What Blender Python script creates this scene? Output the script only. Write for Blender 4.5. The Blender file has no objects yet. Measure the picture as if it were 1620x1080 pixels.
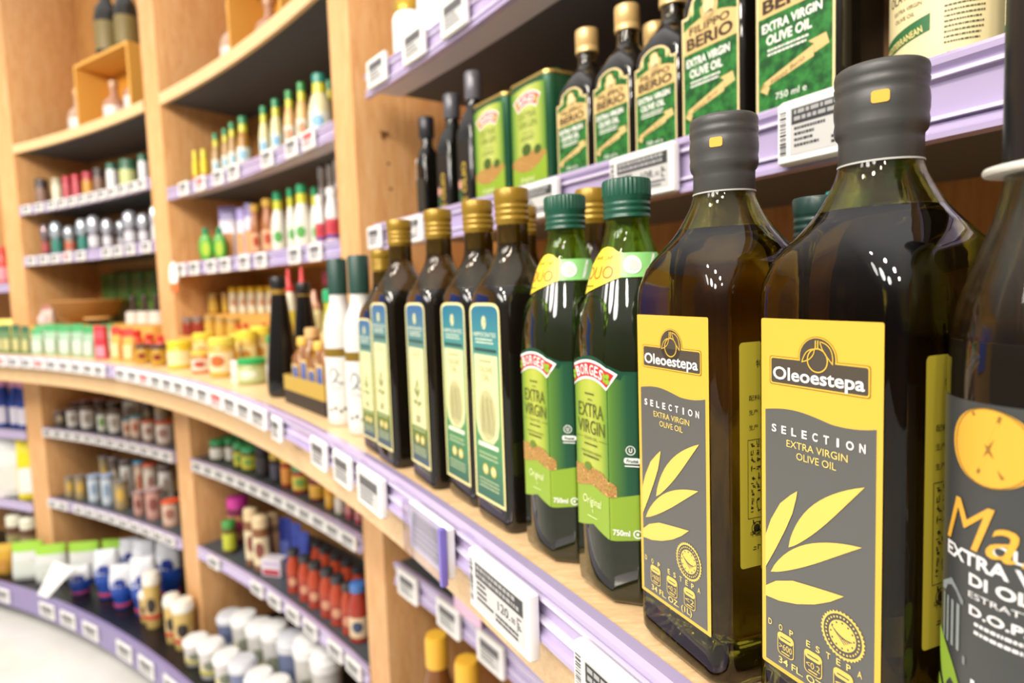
import bpy, bmesh, math, random
from math import radians, sin, cos, pi, sqrt
from mathutils import Vector, Matrix
random.seed(7)
SC = bpy.context.scene
COL = SC.collection
HC = 1.36                       # height of the wooden counter top above the floor

def pol(r, th, z=0.0):          # polar place in the round aisle; z is measured from the counter top
    t = radians(th)
    return Vector((r * cos(t), r * sin(t), HC + z))

# ------------------------------------------------------------ camera, light, exposure
cam = bpy.data.cameras.new('camera')
camo = bpy.data.objects.new('camera', cam); COL.objects.link(camo)
cr = Vector((0.99933073, -0.00276751, -0.03647521)); cu = Vector((0.03658005, 0.07560566, 0.9964666)); cf = Vector((0.0, 0.99713396, -0.07565629))
camo.matrix_world = Matrix(((cr.x, cu.x, -cf.x, 4.90297), (cr.y, cu.y, -cf.y, 2.00298), (cr.z, cu.z, -cf.z, HC + 0.2208), (0, 0, 0, 1)))
cam.sensor_width = 36; cam.lens = 22.085; cam.shift_x = 0.0233; cam.shift_y = -0.00545
cam.clip_start = 0.02
cam.dof.use_dof = True; cam.dof.focus_distance = 0.32; cam.dof.aperture_fstop = 6.4
SC.camera = camo

w = bpy.data.worlds.new('store_ambient'); SC.world = w; w.use_nodes = True
nt = w.node_tree; bg = nt.nodes['Background']
tc = nt.nodes.new('ShaderNodeTexCoord'); sp = nt.nodes.new('ShaderNodeSeparateXYZ'); ra = nt.nodes.new('ShaderNodeValToRGB')
nt.links.new(tc.outputs['Generated'], sp.inputs[0])
mr = nt.nodes.new('ShaderNodeMapRange'); mr.inputs[1].default_value = -1; mr.inputs[2].default_value = 1
nt.links.new(sp.outputs[2], mr.inputs[0]); nt.links.new(mr.outputs[0], ra.inputs[0]); nt.links.new(ra.outputs[0], bg.inputs[0])
ra.color_ramp.elements[0].color = (.42, .40, .37, 1); ra.color_ramp.elements[1].color = (3.3, 3.25, 3.2, 1)
e = ra.color_ramp.elements.new(.47); e.color = (.17, .16, .155, 1)
e = ra.color_ramp.elements.new(.62); e.color = (.5, .5, .51, 1)
bg.inputs[1].default_value = 0.6

def spot(r, th, z, tr, tth, tz, power, size, col=(1, .94, .86)):
    l = bpy.data.lights.new('ceiling_spot', 'AREA'); l.shape = 'DISK'; l.size = size; l.energy = power; l.color = col; l.spread = radians(130)
    o = bpy.data.objects.new('ceiling_spot', l); COL.objects.link(o)
    a = pol(r, th, z); b = pol(tr, tth, tz); o.location = a
    o.rotation_euler = (b - a).to_track_quat('-Z', 'Y').to_euler()
for th in (2, 11, 20, 29, 38, 47, 56, 66):
    spot(4.35, th, 1.62, 5.95, th + 13, 0.05, 8.6, 0.2, (1, .90, .78))
for th in (8, 24, 40, 56, 74):
    spot(3.0, th, 1.65, 5.9, th + 8, -0.7, 13, 0.55, (1, .95, .9))
spot(4.2, 90, 1.6, 6.1, 92, .3, 30, 0.2)  # extra lamp, added only to brighten the unseen blue reflection board
SC.view_settings.view_transform = 'Standard'; SC.view_settings.look = 'None'
SC.view_settings.exposure = -0.07; SC.view_settings.gamma = 1.0; SC.view_settings.use_curve_mapping = False
cy = SC.cycles
cy.max_bounces = 9; cy.diffuse_bounces = 3; cy.glossy_bounces = 4; cy.transmission_bounces = 9; cy.transparent_max_bounces = 8
cy.caustics_reflective = False; cy.caustics_refractive = False; cy.use_denoising = True; cy.sample_clamp_indirect = 4

# ------------------------------------------------------------ materials
def lin(h):
    h = h.lstrip('#'); c = [int(h[i:i + 2], 16) / 255 for i in (0, 2, 4)]
    return tuple(x / 12.92 if x <= .04045 else ((x + .055) / 1.055) ** 2.4 for x in c) + (1,)
MC = {}
def film(name, h, gloss=.06, tint=1.0):       # clear sheet: lets light through, with a surface sheen
    m = bpy.data.materials.new(name); m.use_nodes = True; N = m.node_tree.nodes; L = m.node_tree.links
    N.remove(N['Principled BSDF']); t = N.new('ShaderNodeBsdfTransparent'); g = N.new('ShaderNodeBsdfGlossy'); x = N.new('ShaderNodeMixShader'); f = N.new('ShaderNodeLayerWeight'); f.inputs[0].default_value = .12
    t.inputs[0].default_value = lin(h); g.inputs['Roughness'].default_value = gloss
    L.new(f.outputs[1], x.inputs[0]); L.new(t.outputs[0], x.inputs[1]); L.new(g.outputs[0], x.inputs[2]); L.new(x.outputs[0], N['Material Output'].inputs[0]); return m
def mat(h, rough=.45, metal=0, spec=.5, trans=0, coat=0, ior=1.5):
    k = (h, rough, metal, spec, trans, coat, ior)
    if k in MC: return MC[k]
    m = bpy.data.materials.new('m_' + h.strip('#')); m.use_nodes = True
    b = m.node_tree.nodes['Principled BSDF']
    b.inputs['Base Color'].default_value = lin(h); b.inputs['Roughness'].default_value = rough; b.inputs['Metallic'].default_value = metal
    b.inputs['Specular IOR Level'].default_value = spec; b.inputs['Transmission Weight'].default_value = trans
    b.inputs['Coat Weight'].default_value = coat; b.inputs['Coat Roughness'].default_value = .03; b.inputs['IOR'].default_value = ior
    MC[k] = m
    return m
def ramp_mat(name, stops, axis='x', coord='Object', scale=1.0, off=0.0, absv=False, rough=.4, noise=0, nscale=30):
    m = bpy.data.materials.new(name); m.use_nodes = True; N = m.node_tree.nodes; L = m.node_tree.links; b = N['Principled BSDF']
    t = N.new('ShaderNodeTexCoord'); s = N.new('ShaderNodeSeparateXYZ'); L.new(t.outputs[coord], s.inputs[0])
    o = s.outputs['xyz'.index(axis)]
    if absv:
        a = N.new('ShaderNodeMath'); a.operation = 'ABSOLUTE'; L.new(o, a.inputs[0]); o = a.outputs[0]
    mm = N.new('ShaderNodeMath'); mm.operation = 'MULTIPLY_ADD'; mm.inputs[1].default_value = scale; mm.inputs[2].default_value = off; L.new(o, mm.inputs[0]); o = mm.outputs[0]
    if noise:
        nz = N.new('ShaderNodeTexNoise'); nz.inputs['Scale'].default_value = nscale; L.new(t.outputs[coord], nz.inputs['Vector'])
        q = N.new('ShaderNodeMath'); q.operation = 'MULTIPLY_ADD'; q.inputs[1].default_value = noise; L.new(nz.outputs['Fac'], q.inputs[0]); L.new(o, q.inputs[2]); o = q.outputs[0]
    r = N.new('ShaderNodeValToRGB'); L.new(o, r.inputs[0]); L.new(r.outputs[0], b.inputs['Base Color'])
    el = r.color_ramp.elements
    for i, (p, c) in enumerate(stops):
        x = el[i] if i < 2 else el.new(p)
        x.position = p; x.color = lin(c)
    b.inputs['Roughness'].default_value = rough
    return m
def wood_mat(name, c1, c2, c3, sc=(6, 6, 1.2), rough=.45):
    m = bpy.data.materials.new(name); m.use_nodes = True; N = m.node_tree.nodes; L = m.node_tree.links; b = N['Principled BSDF']
    t = N.new('ShaderNodeTexCoord'); mp = N.new('ShaderNodeMapping'); mp.inputs['Scale'].default_value = sc; L.new(t.outputs['Object'], mp.inputs[0])
    n1 = N.new('ShaderNodeTexNoise'); n1.inputs['Scale'].default_value = 9; n1.inputs['Detail'].default_value = 7; n1.inputs['Distortion'].default_value = 1.1; L.new(mp.outputs[0], n1.inputs[0])
    n2 = N.new('ShaderNodeTexNoise'); n2.inputs['Scale'].default_value = 60; n2.inputs['Detail'].default_value = 4; L.new(mp.outputs[0], n2.inputs[0])
    a = N.new('ShaderNodeMath'); a.operation = 'MULTIPLY_ADD'; a.inputs[1].default_value = .35; L.new(n2.outputs[0], a.inputs[0]); L.new(n1.outputs[0], a.inputs[2])
    r = N.new('ShaderNodeValToRGB'); L.new(a.outputs[0], r.inputs[0]); L.new(r.outputs[0], b.inputs['Base Color'])
    el = r.color_ramp.elements
    el[0].position = .35; el[0].color = lin(c1); el[1].position = .95; el[1].color = lin(c3); x = el.new(.65); x.color = lin(c2)
    b.inputs['Roughness'].default_value = rough
    return m
WOOD = wood_mat('birch_panel', '#c18b55', '#d4a169', '#dfb582', (7, 7, .9))
WOODC = wood_mat('birch_counter', '#d0a672', '#dfbb8a', '#ebcfa2', (5, 22, 22), .35)
WOODB = wood_mat('wood_back', '#a06e38', '#b27f45', '#c08f55', (6, 6, .8))
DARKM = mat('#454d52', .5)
RAILM = mat('#b3a5c8', .22, 0, .6, 0, .6)
RIDGE = mat('#dcd4e8', .15, 0, .6, 0, .8)
WHITE = mat('#f1f0ec', .35); SCREEN = mat('#c9c8c4', .3); INK = mat('#37383a', .5); BLACK = mat('#111214', .35)

# ------------------------------------------------------------ mesh builder
def rr(wx, wy, rc, k=6, ch=0.0):
    rc = min(rc, wx, wy); out = []
    for i, (sx, sy) in enumerate(((1, -1), (1, 1), (-1, 1), (-1, -1))):
        cx, cyy = sx * (wx - rc), sy * (wy - rc); a0 = -pi / 2 + i * pi / 2
        p0 = (cx + rc * cos(a0), cyy + rc * sin(a0)); p1 = (cx + rc * cos(a0 + pi / 2), cyy + rc * sin(a0 + pi / 2))
        for j in range(k + 1):
            a = a0 + pi / 2 * j / k; f = j / k
            x, y = cx + rc * cos(a), cyy + rc * sin(a)
            lx, ly = p0[0] + (p1[0] - p0[0]) * f, p0[1] + (p1[1] - p0[1]) * f
            out.append((x + (lx - x) * ch, y + (ly - y) * ch))
    return out
class M:
    def __init__(s): s.v = []; s.f = []; s.mi = []
    def add(s, vs, fs, mi=0):
        o = len(s.v); s.v += [tuple(x) for x in vs]; s.f += [tuple(o + i for i in f) for f in fs]; s.mi += [mi] * len(fs); return s
    def loft(s, rings, cap0=True, cap1=True, mi=0, flip=False):
        n = len(rings[0]); vs = [p for r in rings for p in r]; fs = []
        for i in range(len(rings) - 1):
            for j in range(n):
                a, b = i * n + j, i * n + (j + 1) % n
                fs.append((a, b, b + n, a + n))
        if cap0: fs.append(tuple(range(n - 1, -1, -1)))
        if cap1: fs.append(tuple((len(rings) - 1) * n + j for j in range(n)))
        if flip: fs = [tuple(reversed(f)) for f in fs]
        return s.add(vs, fs, mi)
    def lathe(s, prof, n=24, mi=0, cx=0, cy=0, cap0=True, cap1=True, flip=False):
        return s.loft([[(cx + r * cos(2 * pi * j / n), cy + r * sin(2 * pi * j / n), z) for j in range(n)] for r, z in prof], cap0, cap1, mi, flip)
    def sq(s, prof, k=6, ch=0.0, mi=0, cap0=True, cap1=True, flip=False, cx=0, cy=0):   # prof: (z, wx, wy, rc[, ch])
        return s.loft([[(cx + x, cy + y, p[0]) for x, y in rr(p[1], p[2], p[3], k, p[4] if len(p) > 4 else ch)] for p in prof], cap0, cap1, mi, flip)
    def box(s, x0, y0, z0, x1, y1, z1, b=0, mi=0):
        wx, wy, cx, cyy = (x1 - x0) / 2, (y1 - y0) / 2, (x0 + x1) / 2, (y0 + y1) / 2
        if b: return s.sq([(z0, wx - b, wy - b, b), (z0 + b, wx, wy, b), (z1 - b, wx, wy, b), (z1, wx - b, wy - b, b)], 2, 0, mi, cx=cx, cy=cyy)
        return s.add([(x0, y0, z0), (x1, y0, z0), (x1, y1, z0), (x0, y1, z0), (x0, y0, z1), (x1, y0, z1), (x1, y1, z1), (x0, y1, z1)],
                     [(3, 2, 1, 0), (4, 5, 6, 7), (0, 1, 5, 4), (1, 2, 6, 5), (2, 3, 7, 6), (3, 0, 4, 7)], mi)
    def sweep(s, sec, t0, t1, step=.5, mi=0):       # closed section of (r, z), swept round the aisle's centre (world coords)
        n = max(2, int((t1 - t0) / step) + 1); rings = []
        for i in range(n):
            t = t0 + (t1 - t0) * i / (n - 1); rings.append([tuple(pol(r, t, z)) for r, z in sec])
        return s.loft(rings, True, True, mi)
    def tube(s, pts, r, n=8, mi=0):
        rings = []
        for i, p in enumerate(pts):
            p = Vector(p); d = (Vector(pts[min(i + 1, len(pts) - 1)]) - Vector(pts[max(i - 1, 0)])).normalized()
            u = d.orthogonal().normalized() if i == 0 else (u - d * u.dot(d)).normalized()
            q = d.cross(u); rings.append([tuple(p + (u * cos(2 * pi * j / n) + q * sin(2 * pi * j / n)) * r) for j in range(n)])
        return s.loft(rings, mi=mi)
    def mesh(s, name, mats, angle=38):
        me = bpy.data.meshes.new(name); me.from_pydata(s.v, [], s.f)
        for m in (mats if isinstance(mats, (list, tuple)) else [mats]): me.materials.append(m)
        me.polygons.foreach_set('material_index', s.mi)
        if angle:
            me.polygons.foreach_set('use_smooth', [True] * len(s.f)); me.update(); me.set_sharp_from_angle(angle=radians(angle))
        me.update(); return me
    def build(s, name, mats, parent=None, angle=38, label=None):
        return put(name, s.mesh(name, mats, angle), parent, label)
def put(name, me, parent=None, label=None):
    o = bpy.data.objects.new(name, me); COL.objects.link(o)
    if parent is not None: o.parent = parent
    if label: o['label'] = label
    return o
LABELS = {}
def tag(o, label, cat, group=None, kind=None):
    n = len(label.split()); key = label.lower()
    if not 4 <= n <= 16: print('LABEL LENGTH', n, label)
    if key in LABELS and not group: print('LABEL TWICE', label)
    LABELS[key] = 1
    o['label'] = label; o['category'] = cat
    if group: o['group'] = group
    if kind: o['kind'] = kind
    return o
def thing(name, label, cat, r=None, th=None, z=0, yaw=0, group=None, scale=None, loc=None):
    o = bpy.data.objects.new(name, None); COL.objects.link(o); o.empty_display_size = .02
    if r is not None: o.location = pol(r, th, z); o.rotation_euler = (0, 0, radians(th - 90 + yaw))
    if loc is not None: o.location = loc
    if scale: o.scale = scale
    return tag(o, label, cat, group)
def copy_tree(o, r, th, z, yaw, label, scale=None):
    c = o.copy(); COL.objects.link(c); c.location = pol(r, th, z); c.rotation_euler = (0, 0, radians(th - 90 + yaw)); c['label'] = label; LABELS[label.lower()] = 1
    if scale: c.scale = scale
    for ch in list(o.children):
        d = ch.copy(); COL.objects.link(d); d.parent = c
        for g in list(ch.children):
            q = g.copy(); COL.objects.link(q); q.parent = d
    return c
def struct(o): o['kind'] = 'structure'; return o

# ------------------------------------------------------------ flat print: shapes in (u, v) laid on a surface
TXT = {}
def text2d(t, bold=0.0):
    k = (t, bold)
    if k not in TXT:
        c = bpy.data.curves.new('t', 'FONT'); c.body = t; c.offset = bold; c.resolution_u = 3
        o = bpy.data.objects.new('t', c); me = bpy.data.meshes.new_from_object(o)
        TXT[k] = ([(v.co.x, v.co.y) for v in me.vertices], [tuple(p.vertices) for p in me.polygons])
        bpy.data.objects.remove(o); bpy.data.meshes.remove(me); bpy.data.curves.remove(c)
    return TXT[k]
def T(t, cx, cyy, w, h, bold=0.0, shear=0.0, rot=0.0):
    vs, fs = text2d(t, bold); vs = [(x + shear * y, y) for x, y in vs]
    x0, x1 = min(v[0] for v in vs), max(v[0] for v in vs); y0, y1 = min(v[1] for v in vs), max(v[1] for v in vs)
    out = []
    for x, y in vs:
        a = ((x - x0) / (x1 - x0) - .5) * w; b = ((y - y0) / max(y1 - y0, 1e-6) - .5) * h
        out.append((cx + a * cos(rot) - b * sin(rot), cyy + a * sin(rot) + b * cos(rot)))
    return out, fs
def spread(t, cx, cyy, w, h, bold=0.0, slope=0.0):      # widely spaced capitals
    out = []
    n = len(t)
    for i, ch in enumerate(t):
        if ch == ' ': continue
        wi = h * (.3 if ch == 'I' else .72 if ch != 'O' else .95)
        x = cx - w / 2 + w * i / (n - 1); out.append(T(ch, x, cyy + slope * (x - cx), wi, h, bold))
    return out
def P(pts): return pts, [tuple(range(len(pts)))]
def R(u0, v0, u1, v1): return P([(u0, v0), (u1, v0), (u1, v1), (u0, v1)])
def RR(u0, v0, u1, v1, r, k=4):
    return P([((u0 + u1) / 2 + x, (v0 + v1) / 2 + y) for x, y in rr((u1 - u0) / 2, (v1 - v0) / 2, r, k)])
def E(cx, cyy, rx, ry=None, n=28, a0=0, a1=2 * pi):
    ry = ry or rx; full = abs(a1 - a0 - 2 * pi) < 1e-6
    return P([(cx + rx * cos(a0 + (a1 - a0) * i / (n if full else n - 1)), cyy + ry * sin(a0 + (a1 - a0) * i / (n if full else n - 1))) for i in range(n)])
def ES(cx, cyy, rx, ry, n=16):              # filled ellipse cut into upright slices, for curved faces
    us = [cx - rx * cos(pi * i / n) for i in range(n + 1)]
    f = lambda u: ry * sqrt(max(0, 1 - ((u - cx) / rx) ** 2))
    return STRIP(us, lambda u: cyy - f(u), lambda u: cyy + f(u))
def BAND(cx, cyy, r0, r1, a0=0, a1=2 * pi, n=40, sy=1.0):
    vs = []; fs = []
    for i in range(n + 1):
        a = a0 + (a1 - a0) * i / n
        vs += [(cx + r0 * cos(a), cyy + sy * r0 * sin(a)), (cx + r1 * cos(a), cyy + sy * r1 * sin(a))]
        if i: fs.append((2 * i - 2, 2 * i - 1, 2 * i + 1, 2 * i))
    return vs, fs
def OUT(pts, w):                                # outline of a closed polygon, w inwards
    n = len(pts); vs = []; fs = []
    cx = sum(p[0] for p in pts) / n
    for i, p in enumerate(pts):
        a, b = Vector(pts[i - 1]), Vector(pts[(i + 1) % n]); d = (b - a).normalized(); nrm = Vector((-d.y, d.x))
        vs += [p, (p[0] + nrm.x * w, p[1] + nrm.y * w)]
    for i in range(n):
        j = (i + 1) % n; fs.append((2 * i, 2 * j, 2 * j + 1, 2 * i + 1))
    return vs, fs
def LINE(pts, w):
    vs = []; fs = []
    for i, p in enumerate(pts):
        a, b = Vector(pts[max(i - 1, 0)]), Vector(pts[min(i + 1, len(pts) - 1)]); d = (b - a).normalized(); nx, ny = -d.y * w / 2, d.x * w / 2
        vs += [(p[0] + nx, p[1] + ny), (p[0] - nx, p[1] - ny)]
        if i: fs.append((2 * i - 2, 2 * i - 1, 2 * i + 1, 2 * i))
    return vs, fs
def STRIP(us, bot, top, m=1):
    vs = []; fs = []; k = m + 1
    for i, u in enumerate(us):
        b, t = bot(u), top(u)
        vs += [(u, b + (t - b) * j / m) for j in range(k)]
        if i:
            for j in range(m): fs.append(((i - 1) * k + j, i * k + j, i * k + j + 1, (i - 1) * k + j + 1))
    return vs, fs
def LEAF(ax, ay, bx, by, wd, bend=0.0, n=14):   # pointed leaf from a to b
    a, b = Vector((ax, ay)), Vector((bx, by)); d = b - a; nn = Vector((-d.y, d.x)).normalized(); L = d.length
    up, dn = [], []
    for i in range(n + 1):
        t = i / n; c = a + d * t + nn * (bend * L * 4 * t * (1 - t)); h = wd * (sin(pi * t ** .85)) ** .9
        up.append(c + nn * h); dn.append(c - nn * h)
    return P([tuple(p) for p in dn + up[-2:0:-1]])
def lines(u0, u1, v, dv, n, h, seed=1, cut=.25):    # rows of unreadable small print
    rd = random.Random(seed); out = []
    for i in range(n):
        x = u0; e = u1 - rd.random() * cut * (u1 - u0)
        while x < e:
            w_ = (.03 + .07 * rd.random()) * (u1 - u0); out.append(R(x, v - i * dv, min(x + w_, e), v - i * dv + h)); x += w_ + .018 * (u1 - u0)
    return out
class Lab:
    def __init__(s, fn, parent): s.fn = fn; s.p = parent
    def add(s, name, m, geoms, h=.0001, parent=None, label=None):
        b = M(); ms = m if isinstance(m, list) else [m]
        if not isinstance(geoms, list): geoms = [geoms]
        lay = 0; last = 0
        for g in geoms:
            mi = g[2] if len(g) > 2 else 0
            if mi != last: lay += 1; last = mi
            b.add([s.fn(u, v, h + min(lay, 8) * .00003) for u, v in g[0]], g[1], mi)
        return b.build(name, ms, parent or s.p, 60, label)
def flat(y): return lambda u, v, h: (u, y - h, v)
def cyl(r, rf=None): return lambda u, v, h: ((r + h) * sin(u / r), -(r + h) * cos(u / r), v)
def side(x): return lambda u, v, h: (x + h, u, v)
# ------------------------------------------------------------ the shelving: setting first
def arcbox(r0, r1, z0, z1): return [(r0, z0), (r1, z0), (r1, z1), (r0, z1)]
fm = ramp_mat('pale_floor', [(.3, '#dcdad2'), (.7, '#eceae3')], 'x', 'Object', 0, 0, False, .18, 1.0, 3)
m = M(); m.box(-6, -6, -.05, 9, 9, 0); struct(m.build('floor', fm, None, 0))
m = M(); m.sweep(arcbox(6.155, 6.19, -HC, 2.0), -20, 112, 1); struct(m.build('wall_back', WOODB, None))

def divider(th0, th1, up, label):
    n = 'shelf_divider'; r0 = 5.79 if up else 5.81; z0, z1 = (0.0005, 1.95) if up else (-1.195, -.043)
    t = (th0 + th1) / 2; o = thing(n, label, 'divider panel', 5.8, t, z0)
    hw = radians(th0 - th1) / 2 * 5.79; m = M(); m.box(-hw, r0 - 5.8, 0, hw, 6.154 - 5.8, z1 - z0, .002)
    m.build('side_panel', WOOD, o)
    m = M(); m.box(-hw + .0005, r0 - 5.8 - .0012, .001, hw - .0005, r0 - 5.8 + .0005, z1 - z0 - .001); m.build('front_edge', WOOD, o)
    return o, hw
d1, hw1 = divider(38.33, 37.24, True, 'upper wooden divider panel with peg holes beside the black oil bottles')
for y, z in ((.06, .604), (.075, .53), (.078, .47)):
    m = M(); m.loft([[(hw1 + a, y + .004 * cos(t), z + .004 * sin(t)) for t in [2 * pi * i / 12 for i in range(12)]] for a in (.0, .0004)]); m.build('peg_hole', mat('#6a4526', .7), d1)
m = M(); m.box(hw1, .056, .598, hw1 + .006, .076, .604, .001); m.box(hw1 + .001, .058, .588, hw1 + .003, .064, .598); m.build('shelf_bracket', mat('#6e4a2c', .5), d1)
divider(51.78, 50.5, True, 'upper wooden divider panel between the salad dressings and the spice jars')
divider(64.9, 63.43, True, 'upper wooden divider panel left of the spice jars and cork bottle')
divider(38.33, 37.24, False, 'lower wooden divider panel right of the red sauce bottles')
divider(51.78, 50.5, False, 'lower wooden divider panel between tinned goods and the green lid jars')
divider(64.9, 63.43, False, 'lower wooden divider panel left of the tinned goods')
divider(26.6, 25.5, False, 'lower wooden divider panel right of the amber syrup bottles')

def rail_sec(r, z1, h=.044):
    z0 = z1 - h
    return [(r + .007, z1 + .003), (r - .003, z1 + .004), (r - .006, z1 + .001), (r - .006, z1 - .003), (r - .002, z1 - .005), (r - .001, z1 - .012), (r, z1 - .013), (r, z0 + .012),
            (r - .0015, z0 + .011), (r - .003, z0 + .006), (r - .007, z0 + .004), (r - .007, z0), (r + .004, z0 - .001), (r + .004, z1 - .004), (r + .007, z1 - .002)]
def ridge(r, z): return [(r - .0068, z - .0014), (r - .0004, z - .0014), (r - .0004, z + .0014), (r - .0068, z + .0014)]
def shelf(th0, th1, r0, z, label, boardm=DARKM, t=.022, railh=.044, r1=6.153, rail=True, edge=None, pale=False):
    # z is the level that goods stand on
    o = tag(bpy.data.objects.new('shelf', None), label, 'shelf'); COL.objects.link(o); o.location = pol(5.8, (th0 + th1) / 2, z)
    off = o.location.copy()
    def fix(ob):
        ob.parent = o; ob.matrix_parent_inverse = Matrix.Translation(-off); return ob
    m = M(); m.sweep(arcbox(r0 + (.013 if rail else 0), r1, z - t, z), th0, th1); fix(m.build('board', boardm))
    if pale:
        m = M(); m.sweep(arcbox(r0 + .014, r0 + .085, z - t - .004, z - t - .0002), th0, th1); fix(m.build('pale_strip', mat('#cfccd4', .25), None, 30))
    if edge:
        m = M(); m.sweep(arcbox(r0 + (.004 if rail else -.001), r0 + .013, z - t - .012, z - (railh if rail else 0) if rail else z), th0, th1); fix(m.build('front_edge', edge))
    if rail:
        m = M(); m.sweep(rail_sec(r0, z, railh), th0, th1); rl = fix(m.build('price_rail', RAILM, None, 30))
        for zz in (z - .010, z - railh + .014):
            m = M(); m.sweep(ridge(r0 + .0015, zz), th0, th1); m.build('ridge', RIDGE, rl)
    return o
# worktop
cnt = tag(bpy.data.objects.new('counter', None), 'long curved birch counter carrying the olive oils, with purple price rail', 'counter'); COL.objects.link(cnt); cnt.location = pol(5.8, 40, -.02)
coff = Matrix.Translation(-cnt.location)
m = M(); m.sweep([(5.5215, -.040), (6.153, -.040), (6.153, 0), (5.5235, 0), (5.5215, -.002)], 17, 76, .4); q = m.build('worktop', WOODC, cnt); q.matrix_parent_inverse = coff
m = M(); m.sweep(arcbox(5.545, 5.565, -.118, -.041), 17, 76, .4); q = m.build('apron', WOODC, cnt); q.matrix_parent_inverse = coff
m = M(); m.sweep(rail_sec(5.5165, -.001, .042)[:-2] + [(5.5215, -.006), (5.5215, -.002)], 17, 76, .3); rl = m.build('price_rail', RAILM, cnt, 30); rl.matrix_parent_inverse = coff
for zz in (-.011, -.028):
    m = M(); m.sweep(ridge(5.518, zz), 17, 76, .3); m.build('ridge', RIDGE, rl)

shelf(17, 35.8, 5.757, .362, 'shelf with purple rail carrying the green labelled oils and tins', DARKM, .03, .052)
shelf(17, 36.5, 5.789, .702, 'topmost shelf above the tins, carrying white jars', DARKM, .03, .05, pale=True)
shelf(38.36, 50.46, 5.792, .335 + .02, 'shelf of white sauce bottles and green dispensers', WOOD, .03, .044, edge=WOODC)
shelf(38.36, 50.46, 5.792, .646, 'upper shelf of dressing bottles with green caps', DARKM, .024, .044, pale=True)
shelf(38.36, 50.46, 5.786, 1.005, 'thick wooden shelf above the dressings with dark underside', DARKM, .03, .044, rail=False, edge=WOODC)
shelf(51.82, 63.4, 5.792, .458, 'shelf of silver capped spice mills', DARKM, .024, .044)
shelf(51.82, 63.4, 5.792, .708, 'shelf of small red and green spice jars', DARKM, .024, .044)
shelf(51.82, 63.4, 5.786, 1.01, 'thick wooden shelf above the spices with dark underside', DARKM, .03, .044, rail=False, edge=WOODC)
shelf(64.95, 74, 5.792, .335, 'short visible shelf end beyond the leftmost divider', DARKM, .024, .044)
shelf(26.65, 36.6, 5.807, -.425, 'low shelf under the counter with pink sign', DARKM, .024, .05)
shelf(38.36, 50.46, 5.807, -.416, 'low shelf carrying jars with green and yellow lids', DARKM, .024, .044)
shelf(38.36, 50.46, 5.807, -.778, 'low shelf carrying bottles of red sauce', DARKM, .024, .044)
shelf(51.82, 63.4, 5.807, -.410, 'low shelf carrying dark tins and colourful lids', DARKM, .024, .044)
shelf(51.82, 63.4, 5.807, -.780, 'low shelf carrying gold and blue tins', DARKM, .024, .044)
shelf(64.95, 74, 5.807, -.440, 'low shelf of blue bottles beyond the leftmost divider', DARKM, .024, .044)
shelf(64.95, 74, 5.807, -.830, 'low shelf under the yellow and white bag', DARKM, .024, .044)
# plinth deck
dk = tag(bpy.data.objects.new('base_deck', None), 'black curved base deck with purple edge just above the floor', 'shelf base'); COL.objects.link(dk); dk.location = pol(5.8, 48, -1.25); doff = Matrix.Translation(-dk.location)
m = M(); m.sweep(arcbox(5.655, 6.153, -1.25, -1.196), 17, 78, 1); q = m.build('deck_board', BLACK, dk); q.matrix_parent_inverse = doff
PURP = mat('#8d80ad', .35)
m = M(); m.sweep([(5.637, -1.30), (5.654, -1.30), (5.654, -1.188), (5.637, -1.188)], 17, 78, .5); q = m.build('edge_strip', PURP, dk); q.matrix_parent_inverse = doff
m = M(); m.sweep(arcbox(5.75, 6.15, -1.3595, -1.2505), 17, 78, 1); q = m.build('kick_board', mat('#55524e', .6), dk); q.matrix_parent_inverse = doff

# stepped risers behind the counter goods
def riser(th0, th1, steps, label):
    o = tag(bpy.data.objects.new('display_riser', None), label, 'display riser'); COL.objects.link(o); o.location = pol(5.9, (th0 + th1) / 2, 0); off = Matrix.Translation(-o.location)
    for r0, r1, h in steps:
        m = M(); m.sweep(arcbox(r0, r1, .0005, h), th0, th1); q = m.build('step', mat('#d9a552', .45), o); q.matrix_parent_inverse = off
riser(42.05, 50.4, [(5.785, 5.8975, .078), (5.898, 6.15, .158)], 'stepped amber board riser under the yellow lid jars')
riser(51.9, 63.3, [(5.76, 6.15, .118)], 'amber board riser under the wooden bowl and pepper grinders')

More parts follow.
